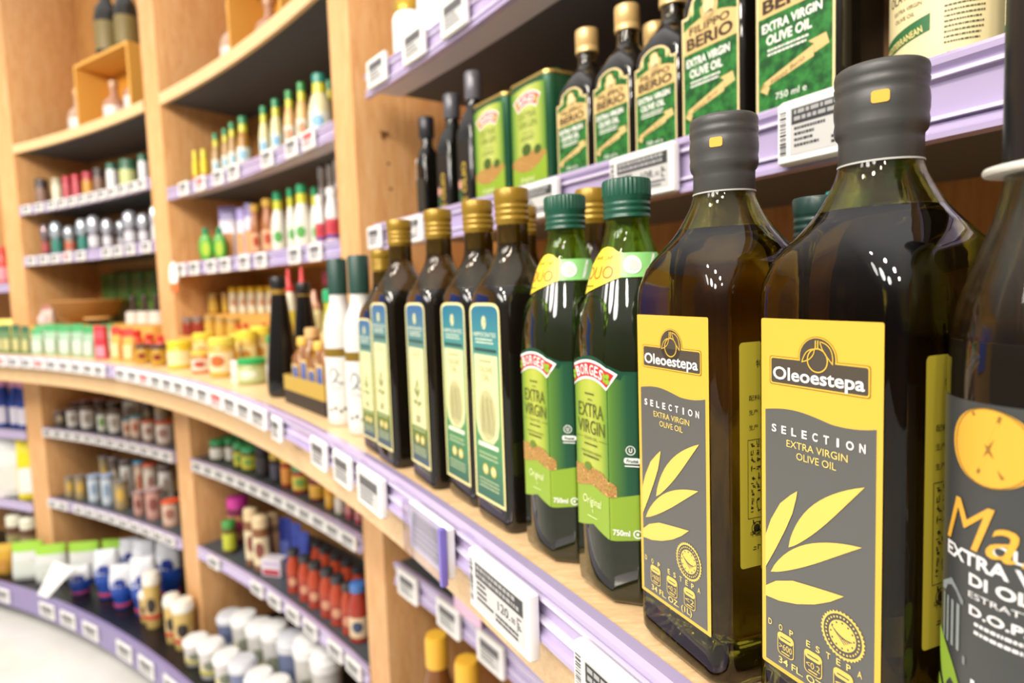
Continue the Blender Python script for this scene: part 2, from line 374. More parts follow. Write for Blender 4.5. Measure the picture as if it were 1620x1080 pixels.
# ------------------------------------------------------------ electronic price tags
def make_tag(w, h, big, seed, label, price=None, cover=False, red=False):
    o = thing('price_tag', label, 'price tag')
    m = M(); d = .010 if w > .08 else .008
    m.box(-w / 2, -d, -h / 2, w / 2, 0, h / 2, .0025); m.build('frame', WHITE, o)
    L = Lab(flat(-d), o)
    bx = w * (.13 if big else .14)
    sc = L.add('screen', SCREEN, [R(-w / 2 + bx, -h / 2 + h * .14, w / 2 - h * .12, h / 2 - h * .14)], .0003)
    x0, x1, z0, z1 = -w / 2 + bx, w / 2 - h * .12, -h / 2 + h * .14, h / 2 - h * .14; sw, sh = x1 - x0, z1 - z0
    if big and not cover:
        L.add('title_band', INK, [R(x0 + sw * .02, z1 - sh * .36, x1 - sw * .02, z1 - sh * .03)], .0005, sc)
        L.add('lettering', mat('#a5a5a3', .5), lines(x0 + sw * .05, x1 - sw * .06, z1 - sh * .15, sh * .14, 2, sh * .085, seed, .2), .0008, sc)
        g = lines(x0 + sw * .05, x0 + sw * .42, z1 - sh * .48, sh * .12, 4, sh * .06, seed + 3, .5) + lines(x0 + sw * .45, x1 - sw * .05, z0 + sh * .07, -sh * .1, 2, sh * .06, seed + 5)
        g += [R(x1 - sw * .13, z0 + sh * .28 + i * sh * .05, x1 - sw * .13 + sw * .02 * (1 + (i * 7 + seed) % 4), z0 + sh * .31 + i * sh * .05) for i in range(6)]
        if price: g.append(T(price, x0 + sw * .62, z0 + sh * .44, sw * .24, sh * .2, .01)); g.append(T('00', x0 + sw * .80, z0 + sh * .41, sw * .07, sh * .12))
        L.add('lettering', INK, g, .0005, sc)
        rd = random.Random(seed); g = []; z = -h * .34
        while z < h * .34:
            t = rd.choice((.0006, .0011, .0017)); g.append(R(-w / 2 + bx * .25, z, -w / 2 + bx * .72, z + t)); z += t + rd.choice((.0007, .0013))
        L.add('barcode_print', INK, g, .0003)
    else:
        c = mat('#c4454a', .5) if red else mat('#5b5a5c', .5)
        g = [R(x0 + sw * .04, z1 - sh * .4, x1 - sw * .04, z1 - sh * .05)] + lines(x0 + sw * .06, x1 - sw * .05, z1 - sh * .56, sh * .17, 3, sh * .08, seed, .4)
        L.add('lettering', mat('#a9a8a6', .5) if cover else c, g, .0005, sc)
    if cover:
        m = M(); m.box(-w / 2 - .003, -d - .006, -h / 2 - .003, w / 2 + .002, -d - .0015, h / 2 + .001, .001); m.build('clear_cover', film('clear_sheet', '#f4f2fb'), o)
        m = M(); m.box(w / 2 - .0025, -d - .0075, -h / 2 - .003, w / 2 + .0028, -d - .0005, h / 2 + .001, .0006); m.build('cover_edge', mat('#7a6cc0', .2), o)
    return o
def hang(o, r, th, z, yaw=0): o.location = pol(r, th, z); o.rotation_euler = (0, 0, radians(th - 90 + yaw))
RF = 5.5092
near = [(35.2, .056, .046, 'price tag on counter rail below the tall black cone bottle'), (32.75, .072, .047, 'small price tag on counter rail below the white bottles'), (31.6, .072, .047, 'price tag on counter rail between white bottles and the first green label'),
        (30.4, .088, .050, 'price tag on counter rail below the olive branch labels')]
for i, (th, w_, h_, lb) in enumerate(near): hang(make_tag(w_, h_, False, i + 2, lb), RF, th, -.03)
hang(make_tag(.098, .052, True, 11, 'blank price tag in clear purple edged cover on the counter rail', cover=True), RF, 28.5, -.030)
hang(make_tag(.104, .054, True, 12, 'large price tag reading 120 on counter rail below the red badge bottles', '120.'), RF, 26.96, -.031)
hang(make_tag(.104, .054, True, 13, 'large price tag below the two big yellow label bottles, cut by the bottom edge'), RF, 25.28, -.034)
hang(make_tag(.10, .052, True, 14, 'price tag reading 108 below the green labelled oils', '108.'), 5.7490, 27.92, .336)
hang(make_tag(.10, .052, True, 15, 'price tag behind the tall capsule of the biggest front bottle'), 5.7490, 25.72, .338)
hang(make_tag(.085, .050, True, 16, 'price tag below the green tins, partly hidden by a gold cap'), 5.7490, 29.9, .336)
hang(make_tag(.10, .050, True, 17, 'price tag below the slim black bottles, mostly hidden'), 5.7490, 34.0, .336)
hang(make_tag(.062, .048, False, 18, 'small price tag at the left end of the tins shelf'), 5.7490, 35.6, .336)
for th, lb in ((35.75, 'leftmost price tag on the topmost white jar shelf'), (34.12, 'middle price tag on the topmost white jar shelf'), (32.62, 'rightmost price tag on the topmost white jar shelf')):
    hang(make_tag(.085, .06, False, 20, lb), 5.7818, th, .70 - .012)
for th, lb in ((35.8, 'left price tag on the low shelf above the amber syrup'), (34.05, 'middle price tag on the low shelf above the amber syrup'), (32.5, 'right price tag on the low shelf above the amber syrup')):
    hang(make_tag(.088, .062, False, 24, lb), 5.7990, th, -.45)
ORD = ['first', 'second', 'third', 'fourth', 'fifth', 'sixth', 'seventh', 'eighth', 'ninth', 'tenth', 'eleventh', 'twelfth', 'thirteenth', 'fourteenth', 'fifteenth', 'sixteenth', 'seventeenth', 'eighteenth', 'nineteenth', 'twentieth', 'twenty-first', 'twenty-second', 'twenty-third']
FT = {}
def far_tags(ths, r, z, w_, h_, where, reds=()):
    for i, th in enumerate(sorted(ths, reverse=True)):
        k = (round(w_, 3), round(h_, 3), i in reds); lb = f'{ORD[i]} price tag from left on {where}'
        if k not in FT: FT[k] = make_tag(w_, h_, False, 31, lb, red=i in reds); hang(FT[k], r, th, z)
        else: copy_tree(FT[k], r, th, z, 0, lb)
        LABELS[lb.lower()] = 1
far_tags([62.6, 61.35, 60.1, 58.85, 57.6, 56.35, 55.1, 53.9, 52.7, 51.5, 50.45, 48.3, 47.15, 46.05, 44.9, 43.85, 42.8, 41.75, 40.7, 39.55, 38.45, 37.4, 36.35], RF, -.024, .094, .042, 'the curved counter rail', (2, 5, 13, 19))
far_tags([48.88, 47.49, 46.05, 44.88, 42.4, 40.74, 39.66], 5.7848, .626, .075, .05, 'the dressing shelf rail', (1, 6))
far_tags([49.6, 48.5, 47.1, 46.0, 44.54, 43.29, 40.96, 39.64], 5.7848, .332, .075, .048, 'the white sauce shelf rail')
far_tags([62.6, 61.5, 60.4, 59.5, 58.6, 57.7, 56.8, 55.9, 55.0, 54.1, 53.2, 52.4], 5.7848, .688, .07, .042, 'the spice jar shelf rail')
far_tags([62.6, 61.5, 60.5, 59.4, 58.2, 55.9, 54.9, 53.8, 52.4], 5.7848, .437, .075, .044, 'the spice mill shelf rail', (3,))
far_tags([49.7 - .9 * i for i in range(13)], 5.7998, -.437, .086, .040, 'the green lid jar shelf rail')
far_tags([48.9, 45.5, 44.2, 42.9, 41.7, 40.1, 39.0], 5.7998, -.800, .085, .046, 'the red sauce shelf rail')
far_tags([62.8, 61.9, 61.0, 60.1, 59.2, 58.2, 57.2, 56.2, 55.2, 54.2, 53.2, 52.3], 5.7998, -.431, .082, .040, 'the dark tin shelf rail')
far_tags([62.9, 62.0, 60.6, 59.6, 58.6, 57.6, 56.6, 55.6, 54.6, 53.6, 52.6], 5.7998, -.801, .082, .040, 'the blue tin shelf rail')
far_tags([65.0, 60.9, 59.0, 56.9, 53.8, 51.8, 49.5, 47.5], 5.6348, -1.246, .13, .07, 'the purple base edge')
# pink sign and hanging flag
o = thing('shelf_sign', 'small pink printed sign on the low shelf above the amber syrup', 'sign', 5.80, 33.35, -.372)
m = M(); m.box(-.05, -.004, -.052, .05, 0, .042, .001); m.build('sign_card', mat('#eac3dc', .4), o)
Lab(flat(-.004), o).add('lettering', mat('#c4448b', .5), lines(-.04, .04, .012, .016, 2, .011, 5, .1), .0003)
o = thing('shelf_flag', 'white and orange rounded price flag at left end of the white sauce shelf', 'price flag', 5.772, 49.95, .285)
m = M(); m.loft([[(a * .034, yy, .03 + b * .05) for a, b in [(cos(t), sin(t)) for t in [2 * pi * i / 20 for i in range(20)]]] for yy in (-.006, .0)], flip=True); m.build('flag_disc', WHITE, o)
m = M(); m.box(-.03, -.008, -.036, .03, -.001, .0, .003); m.build('orange_tab', mat('#e2743a', .4), o)
# ------------------------------------------------------------ glass bottles
def glassmat(name, h, thin=.45):       # coloured glass: part refracting, part plain see-through so that light reaches the inside
    m = bpy.data.materials.new('glass_' + name); m.use_nodes = True; N = m.node_tree.nodes; L = m.node_tree.links; b = N['Principled BSDF']
    b.inputs['Base Color'].default_value = lin(h); b.inputs['Roughness'].default_value = 0; b.inputs['Transmission Weight'].default_value = 1; b.inputs['IOR'].default_value = 1.5
    t = N.new('ShaderNodeBsdfTransparent'); t.inputs[0].default_value = lin(h); x = N.new('ShaderNodeMixShader'); x.inputs[0].default_value = thin
    L.new(b.outputs[0], x.inputs[1]); L.new(t.outputs[0], x.inputs[2]); L.new(x.outputs[0], N['Material Output'].inputs[0]); return m
G_OLIVE = glassmat('olive', '#d8d494'); G_DARK = glassmat('brown', '#b8b092', .3); G_GREEN = glassmat('green', '#d8f592', .6); G_CLEAR = glassmat('clear', '#cfd3c8', .3)
OIL = glassmat('oil', '#7e7321', .12); OILG = mat('#1a1f0b', .03, 0, .5, 0, .3); OILD = mat('#18140d', .03, 0, .5, 0, .3)
def lerp_prof(prof, z):
    for a, b in zip(prof, prof[1:]):
        if a[0] <= z <= b[0]:
            t = (z - a[0]) / (b[0] - a[0]); return tuple(x + (y - x) * t for x, y in zip(a, b))
    return prof[-1]
def glass(parent, prof, oil_z, gm, om, k=8, wall=.0022, name='glass_body'):
    """lower part: glass filled with dark oil to oil_z; upper part: empty glass shell with a real wall"""
    prof = [p if len(p) > 4 else (*p, 0.0) for p in prof]
    e = lerp_prof(prof, oil_z)
    low = [p for p in prof if p[0] < oil_z - .0005] + [e]
    m = M(); m.sq(low, k); m.build('filled_body', om, parent, 50)
    up = [e] + [p for p in prof if p[0] > oil_z + .0005]
    R_ = lambda p, d=0: [(x, y, p[0]) for x, y in rr(p[1] - d, p[2] - d, max(p[3] - d * .8, .003), k, p[4])]
    rings = [R_((oil_z + .0001, *e[1:]))] + [R_(p) for p in up[1:]] + [R_(p, wall) for p in reversed(up[1:])] + [R_((oil_z + .0001, *e[1:]), wall)]
    m = M(); m.loft(rings + [rings[0]], False, False); return m.build(name, gm, parent, 50)

def circ(z, r): return (z, r, r, r, 0.0)
YEL = mat('#dbb242', .32); GREY = mat('#5b5b57', .33); GREYD = mat('#4a4a46', .35); CREAM = mat('#efe39c', .4); GOLD = mat('#d6b53c', .35)
CAPG = mat('#41413e', .4)
def selection_bottle(label, r, th, yaw):
    o = thing('olive_oil_bottle', label, 'bottle', r, th, 0.0002, yaw, group=None)
    W = .039
    prof = [(0, .033, .033, .012), (.0015, .0365, .0365, .0125), (.006, .0388, .0388, .0125), (.014, W, W, .012), (.10, W, W, .012), (.206, W, W, .012), (.2125, .0389, .0389, .0124), (.218, .0386, .0386, .0135), (.223, .0378, .0378, .016), (.228, .0372, .0372, .0185),
            (.233, .0358, .0358, .0235), (.2375, .0338, .0338, .028), (.2415, .0318, .0318, .030), circ(.245, .0294), circ(.2485, .0266), circ(.252, .0244), circ(.256, .0222), circ(.260, .0200), circ(.264, .0182), circ(.268, .0171), circ(.274, .0164), circ(.300, .0160), circ(.310, .0158)]
    glass(o, prof, .2495, G_OLIVE, OIL, 9)
    z0 = .2695; pr = [(.0166, z0), (.0169, z0 + .0004), (.0167, .279), (.0168, .2815), (.0178, .2828), (.0184, .2845), (.0186, .287), (.0182, .2895), (.0186, .292), (.0187, .296), (.0184, .299), (.0179, .3005), (.0184, .302), (.0186, .3045), (.0181, .3055), (.0185, .3068), (.0185, .3095), (.0180, .3112), (.0168, .3122), (.0150, .3125)]
    m = M(); m.lathe(pr, 48); cp = m.build('cap', CAPG, o, 50)
    m = M(); m.lathe([(.0172, z0 - .0002), (.0172, z0 + .0006)], 48); m.build('foil_edge', mat('#b9b9b2', .4), cp)
    s0 = 0.0188
    Lab(lambda u, v, h: ((s0 + h) * sin(u / s0 + .62), -(s0 + h) * cos(u / s0 + .62), v), o).add('gold_seal', mat('#e8ac3c', .35), [RR(-.0034, .2932, .0034, .2984, .0012)], .0002)
    L = Lab(flat(-W), o)
    inner = lambda u: .1572 + .0022 * sin((u + .030) / .058 * 2 * pi * .85) + .0028 * max(0, (u - .008) / .02)
    us = [-.0286 + .0569 * i / 30 for i in range(31)]
    lb = L.add('label', [YEL, GREY], [RR(-.031, .0297, .031, .2015, .001), (*STRIP(us, lambda u: .0318, inner), 1)], .00012)
    # plaque with olive emblem
    DK = mat('#4b443a', .35); OL = mat('#8a6c1c', .4)
    pl = L.add('brand_plaque', [OL, YEL, DK], [RR(-.0258, .1703, .0257, .1838, .0012), E(.0005, .1846, .0100, .0096), (*RR(-.0254, .1706, .0253, .1835, .0012), 1), (*E(.0005, .1846, .0097, .0093), 1), (*RR(-.0247, .1713, .0247, .1828, .001), 2), (*E(.0005, .1846, .0091, .0089), 2)], .0003, lb, 'dark plaque with olive emblem')
    g = [BAND(.0008, .1838, .0049, .0055, n=36), BAND(-.0052, .1862, .0030, .0035, .5, 4.2, 18)]
    g = [BAND(.0008, .1837, .0048, .0054, n=36, sy=1.02), LINE([(-.0002, .1888), (-.0001, .1925)], .0006), LINE([(.0010, .1889), (.0011, .1926)], .0006),
         OUT(LEAF(-.0005, .1888, -.0075, .1822, .0019)[0], .0005), OUT(LEAF(.002, .1923, .0086, .1822, .0020, .08)[0], .0005)]
    L.add('olive_emblem', YEL, g, .0006, lb)
    L.add('lettering', mat('#faf8f2', .4), [T('Oleoestepa', .0, .1751, .0468, .0080, .018)], .0007, lb)
    g = spread('SELECTION', -.0003, .1493, .0455, .0038, .024)
    L.add('lettering', mat('#f2efe8', .4), g, .0005, lb)
    g = [T('EXTRA VIRGIN', 0, .1434, .0315, .0033), T('OLIVE OIL', 0, .1385, .0205, .0033)]
    LT = mat('#ead070', .4)
    L.add('lettering', LT, g, .0005, lb)
    L.add('lettering', LT, [T('34 FL. OZ. (1L)', -.0022, .0352, .0365, .0044, .012)], .0005, lb)
    g = []
    for ch, u in zip('DOPESTEPA', (-.0257, -.0193, -.0131, -.0036, .0015, .0069, .012, .0169, .0221)): g.append(T(ch, u, .0520, .0021, .0030, .01))
    L.add('lettering', LT, g, .0005, lb)
    LF = mat('#e3c25c', .35)
    L.add('olive_leaf', LF, [P([(-.0286, .0945), (-.025, .104), (-.0195, .1135), (-.0135, .1192), (-.0097, .1222), (-.0103, .1185), (-.0125, .1105), (-.0167, .101), (-.0220, .0905), (-.0262, .0827), (-.0286, .0784)])], .0005, lb)
    L.add('olive_leaf', LF, [LEAF(-.0147, .0935, .0236, .1334, .0047, .05)], .0005, lb)
    L.add('olive_leaf', LF, [LEAF(-.0253, .0774, .0226, .1075, .0044, .05)], .0005, lb)
    L.add('olive_leaf', LF, [P([(-.0286, .0690), (-.022, .0742), (-.0122, .0784), (-.003, .0800), (.006, .0815), (.0145, .0828), (.008, .0775), (0, .0725), (-.010, .0680), (-.020, .0650), (-.0286, .0640)])], .0005, lb)
    st = [(.0138 + (.0108 if i % 2 else .0100) * cos(2 * pi * i / 72), .0648 + (.0108 if i % 2 else .0100) * sin(2 * pi * i / 72)) for i in range(72)]
    g = [(*P(st), 0), (*E(.0138, .0648, .0093), 1), (*E(.0138, .0648, .0066), 0)] + [(*LINE([(.0085 + i * .0012, .0672 - i * .0009), (.0150 + i * .0009, .0612 + i * .0007)], .0004), 1) for i in range(5)]
    g += [(*E(.0138 + .0056 * cos(a), .0648 + .0056 * sin(a), .0005, n=6), 1) for a in [2 * pi * i / 12 for i in range(12)]] + [(*E(.0138 + .0080 * cos(a), .0648 + .0080 * sin(a), .0005, n=5), 0) for a in [2 * pi * i / 30 for i in range(30)]]
    L.add('seal_emblem', [LF, GREYD], g, .0005, lb)
    for u, v, t in ((-.0164, .0442, '>600'), (-.0010, .0438, '<0.2'), (.0143, .0436, '<2')):
        L.add('rating_badge', [LF, GREYD], [(*RR(u - .0048, v - .0055, u + .0048, v + .0056, .0022), 0), (*RR(u - .0044, v - .0051, u + .0044, v + .0052, .002), 1), (*RR(u - .0044, v + .0014, u + .0044, v + .0052, .0018), 0), (*T(t, u, v - .0012, .0074, .0030), 0), (*R(u - .003, v + .0028, u + .003, v + .0034), 1), (*R(u - .0024, v - .0042, u + .0024, v - .0036), 0)], .0005, lb)
    # importer's sticker on the right face
    S = Lab(side(W), o); ys = mat('#c9b83a', .4); ik = mat('#2f2a16', .5)
    sk = S.add('back_label', ys, [RR(-.0265, .068, .0265, .188, .0022)], .00015, label='yellow side sticker with small print')
    g = [T('特', -.0135, .1765, .0042, .0042), T('手工', -.007, .1665, .006, .0032), T('特制', -.004, .1628, .006, .0032), T('配料:', -.0165, .1588, .008, .0028), T('生产', -.0175, .1512, .006, .0028), T('生产', -.0175, .1432, .006, .0028), T('中国', -.0165, .0862, .0066, .0034)]
    rd = random.Random(3)
    def glyphs(x0, x1, v, h):
        out = []; x = x0
        while x < x1:
            for _ in range(4):
                a = x + rd.random() * h * .5; b = v + rd.random() * h * .8
                out.append(R(a, b, a + h * .5, b + h * .14) if rd.random() < .6 else R(a, b - h * .1, a + h * .13, b + h * .5))
            x += h * 1.12
        return out
    for i, v in enumerate((.1577, .1539, .1501, .1463, .1425, .1387)): g += glyphs(-.0125, .018, v - .001, .0026)
    for i in range(9): g += glyphs(-.0195, .02 - (i % 3) * .006, .1322 - i * .0043, .0033)
    for i in range(3): g += glyphs(-.0185, .012, .0905 - i * .0042 - (i > 1) * .005, .0030)
    g += [OUT(R(-.0215, .0945, .0235, .1368)[0], .0004), BAND(-.0155, .0815 + .0075, .0032, .0036, n=20), E(-.0155, .089, .0022, n=14)]
    S.add('lettering', ik, g, .0004, sk)
    return o
bA = selection_bottle('large square oil bottle with yellow and grey label, the nearer one, beside the dark bottle', 5.5369 + .039, 24.27, -2.25)
copy_tree(bA, 5.5314 + .039, 25.17, 0.0002, -3.63, 'large square oil bottle with yellow and grey label, beside the green capped bottle')

# ------------------------------------------------------------ bottle with red badge, green cap
def perim(w_, cut):
    f, ch = w_ - cut, cut * sqrt(2)
    def fn(u, v, h):
        s = 1 if u >= 0 else -1; a = abs(u)
        if a <= f: return (u, -w_ - h, v)
        if a <= f + ch:
            t = (a - f) / ch; return (s * (f + cut * t + h * .7071), -w_ + cut * t - h * .7071, v)
        return (s * (w_ + h), -w_ + cut + (a - f - ch), v)
    return fn
def badge(L, parent, cu_, cv, Rr, half, band, s=1.0, white=True, text='BORGES'):
    WH = mat('#f6f2ea', .35); RD = mat('#cf2f35', .35)
    cyy = cv - Rr
    def B(r0, r1, a): return BAND(cu_, cyy, r0, r1, pi / 2 - a, pi / 2 + a, 26)
    def warp(ch, ang, h):
        vs, fs = T(ch, 0, 0, h * .60, h, .014)
        return [(cu_ + (Rr - band / 2 + y) * sin(ang) + x * cos(ang), cyy + (Rr - band / 2 + y) * cos(ang) - x * sin(ang)) for x, y in vs], fs
    b = L.add('red_badge', [WH, RD], [(*B(Rr - band, Rr, half), 0), (*B(Rr - band + .0018 * s, Rr - .0018 * s, half - .035), 1)], .0006, parent)
    n = len(text); g = [warp(ch, (-.56 + 1.14 * i / (n - 1)) * half, band * .54) for i, ch in enumerate(text)]
    L.add('lettering', WH, g, .0010, parent)
    a = half * .80; r = Rr - band / 2
    L.add('leaf_sprig', mat('#8cb52c', .4), [E(cu_ + k * r * sin(a) + dx * s, cyy + r * cos(a) + dy * s, .0013 * s, .0018 * s, 8) for k in (-1, 1) for dx, dy in ((-.0012, .002), (.0012, .0015), (-.001, -.001), (.0013, -.002))], .0010, parent)
BG_STOPS = [(.0, '#b3bc50'), (.30, '#a1b03c'), (.52, '#5f8a2c'), (.80, '#1a5032'), (1.0, '#0e402c')]
BORG = ramp_mat('borges_print', BG_STOPS, 'x', 'Object', 1 / .036, 0, True, .3)
LIME = mat('#88a62e', .32); BGREEN = mat('#0f4632', .3)
CHIP = ramp_mat('olive_heap', [(.25, '#5e6a24'), (.40, '#a37a34'), (.5, '#b0904a'), (.58, '#96482f'), (.66, '#cfae68')], 'x', 'Object', 0, 0, False, .4, 1.0, 420)
INKG = mat('#4c5720', .5)
def badge_bottle(label, r, th, yaw):
    o = thing('olive_oil_bottle', label, 'bottle', r, th, 0.0002, yaw)
    w_, cut = .034, .0145
    prof = [(0, .027, .027, .012, 1), (.0015, .031, .031, .0135, 1), (.005, .0332, .0332, .0142, 1), (.012, w_, w_, cut, 1), (.046, w_, w_, cut, 1), (.166, w_, w_, cut, 1), (.184, .0337, .0337, .017, .75), (.198, .0325, .0325, .022, .4), (.209, .0305, .0305, .0275, .1), circ(.218, .0285), circ(.226, .0262), circ(.234, .0238), circ(.241, .0210), circ(.248, .0182), circ(.255, .0160), circ(.262, .0150), circ(.290, .0146)]
    gb = glass(o, prof, .2235, G_GREEN, OILG, 8)
    # raised arches pressed into the faces
    path = [(-.0165, .164)] + [(.0165 * sin(a), .196 + .0165 * cos(a)) for a in [-pi / 2 + pi * i / 14 for i in range(15)]] + [(.0165, .164)]
    for nm, fn in (('front', lambda u, v: (u, -.0336 + max(0, v - .186) * .16, v)), ('side', lambda u, v: (.0336 - max(0, v - .186) * .16, u, v))):
        m = M(); m.tube([fn(u, v) for u, v in path], .0009, 6); m.build('moulded_arch', G_GREEN, o)
    pr = [(.0160, .2655), (.0166, .266)] + [(.0166 - .0007 * (1 - cos(2 * pi * i / 6)) / 2, .2665 + .0125 * i / 18) for i in range(1, 18)]
    m = M(); m.lathe(pr + [(.0164, .2795), (.0168, .281)], 40, cap1=False)
    rg = lambda r_, z: [((r_ + (.0003 if j % 2 else -.0002)) * cos(2 * pi * j / 72), (r_ + (.0003 if j % 2 else -.0002)) * sin(2 * pi * j / 72), z) for j in range(72)]
    m.loft([rg(.0167, .281), rg(.0167, .2905), rg(.0160, .2922), rg(.0145, .2928)], False, True)
    m.build('cap', mat('#114d38', .32), o, 30)
    L = Lab(perim(w_, cut), o)
    us = [-.0765 + .153 * i / 90 for i in range(91)]
    top = lambda u: .1622 + .0093 * max(0, cos(min(abs(u) / .030, 1) * pi / 2)) ** 1.2 + max(0, abs(u) - .04) * .05
    bot = lambda u: .0515 - .0052 * sin(min(abs(u) / .024, 1) * pi / 2) + max(0, abs(u) - .024) * .13
    mid = lambda u: .0800 - .0040 * sin(min(abs(u) / .022, 1) * pi / 2) + max(0, abs(u) - .022) * .20
    lb = L.add('label', [BGREEN, BORG, LIME], [(*STRIP(us, bot, top), 0), (*STRIP(us, mid, lambda u: top(u) - .0022 - .004 * (abs(u) < .03), 1), 1), (*STRIP(us, bot, mid), 2)], .0002)
    badge(L, lb, 0, .1686, .0477, .60, .0135)
    HUGE = [T('EXTRA', .0005, .1330, .0300, .0098, .0), T('VIRGIN', .0005, .1212, .0325, .0098, .0), T('OLIVE OIL', 0, .1130, .016, .0022), R(-.019, .1128, -.010, .1131), R(.010, .1128, .019, .1131), T('MEDITERRANEAN', 0, .1030, .024, .0018)]
    HUGE += lines(-.008, .008, .1080, .002, 1, .0012, 3, .1) + lines(-.010, .010, .0992, .002, 1, .0014, 4, .1) + lines(-.006, .006, .1440, .003, 1, .0012, 6, .1) + [T('1896', 0, .1405, .006, .0016)]
    L.add('lettering', INKG, HUGE, .0008, lb)
    L.add('olive_heap', CHIP, [STRIP([-.03 + .055 * i / 30 for i in range(31)], lambda u: mid(u) + .0003, lambda u: .0925 - .0035 * ((u + .006) / .03) ** 2 + .0010 * sin(u * 1900) - max(0, u - .012) * .35)], .0006, lb)
    L.add('olive_fruit', mat('#5f7a26', .3), [E(-.004, .0925, .0042, .0030, 16)], .0009, lb)
    L.add('lettering', mat('#e8edb0', .4), [T('Original', 0, .0672, .0225, .0078, .0, .18), LINE([(0, .0622), (.0008, .0596)], .0006), R(-.006, .0562, .006, .0567)], .0008, lb)
    WHT = mat('#f4f4ec', .4)
    L.add('lettering', WHT, [T('750ml', .0275, .0525, .0115, .0042, .02), BAND(.0383, .0525, .0022, .0030, .5, 5.6, 20), E(.0383, .0525, .0010, n=8), BAND(.0345, .1095, .0027, .0032, n=20), T('U', .0345, .1095, .0022, .0030, .03), RR(.0300, .1005, .0405, .1045, .0015), R(.0305, .0985, .0400, .0992)], .0008, lb)
    L.add('lettering', BGREEN, [T('Fruité', .0355, .1025, .008, .0024, .02, .2)], .0011, lb)
    # neck tag
    def fn(u, v, h):
        p = lerp_prof(prof, v); r_ = p[1] + .0005 + h; return (r_ * sin(u), -r_ * cos(u), v)
    N = Lab(fn, o); D = radians
    pts = [(-52, .2165, .2195), (-44, .2140, .2235), (-32, .2137, .2320), (-18, .2150, .2400), (-4, .2168, .2450), (10, .2190, .2462), (24, .2215, .2452), (34, .2235, .2425), (42, .2245, .2412)]
    def ip(k): return lambda u: next((a[k] + (b[k] - a[k]) * (u - a[0]) / (b[0] - a[0]) for a, b in zip(pts, pts[1:]) if a[0] <= u <= b[0]), pts[-1][k])
    uu = [-52 + 94 * i / 30 for i in range(31)]
    def sc(g): return [(D(x), y) for x, y in g[0]], g[1]
    YN = mat('#f3d93c', .35)
    tg = N.add('neck_tag', [YN, mat('#8fd27a', .35)], [(*sc(STRIP(uu, ip(1), ip(2), 3)), 0), (*sc(STRIP([42 + 5 * i for i in range(17)], lambda u: .2245, lambda u: .2412, 3)), 1)], .0002, label='yellow and green paper neck tag')
    N.add('lettering', mat('#c8612a', .4), [T('DUO', D(4), .2285, .95, .0088, .0, .02)], .0006, tg)
    N.add('lettering', mat('#7d6a1c', .4), [T('SAVE CAP', D(8), .2385, .70, .0026, .01, .01)] + [sc(g) for g in lines(-38, 2, .2190, .002, 1, .0011, 4)], .0006, tg)
    N.add('cap_picture', [mat('#f2f2ee', .3), mat('#c9ccc4', .3)], [(*E(D(60), .2330, .24, .0062, 24), 0), (*E(D(63), .2325, .15, .0040, 20), 1)], .0006, tg)
    N.add('white_stroke', mat('#f4f7ee', .3), [P([(D(82), .2258), (D(87), .2262), (D(96), .2330), (D(106), .2402), (D(101), .2402), (D(90), .2335)])], .0006, tg)
    return o
b1 = badge_bottle('green capped oil bottle with red badge label, beside the large yellow label bottle', 5.538 + .034, 26.10, -1.5)
copy_tree(b1, 5.538 + .034, 26.90, .0002, .5, 'green capped oil bottle with red badge label, beside the tall blue green labels')

# ------------------------------------------------------------ tall bottles with blue green labels
TEAL = ramp_mat('teal_print', [(.0, '#24554c'), (.22, '#3f7f56'), (.55, '#6fa45a'), (.8, '#3f8a8a'), (1, '#1f6a8a')], 'z', 'Object', 1 / .19, -.1, False, .35)
TEAL2 = ramp_mat('teal_print_dark', [(.0, '#24406a'), (.22, '#5f7630'), (.5, '#6d8a3e'), (.78, '#4a7f7e'), (1, '#2a5f96')], 'z', 'Object', 1 / .19, -.1, False, .35)
PALE = mat('#d6d4a0', .4); PALE2 = mat('#e6efcf', .4)
def goldcap(o, r=.0158, z0=.2602, z1=.3106, col='#9a7a24'):
    pr = [(r * .90, z0), (r * .92, z0 + .0005), (r * .91, z0 + .017), (r * .93, z0 + .020), (r * 1.0, z0 + .0215)] + [(r - .0008 * (1 - cos(2 * pi * i / 6)) / 2, z0 + .0225 + .016 * i / 18) for i in range(19)] + [(r * 1.01, z1 - .0105), (r * 1.02, z1 - .002), (r * .97, z1 - .0004), (r * .85, z1)]
    m = M(); m.lathe(pr, 36); return m.build('cap', mat(col, .32, .35), o, 40)
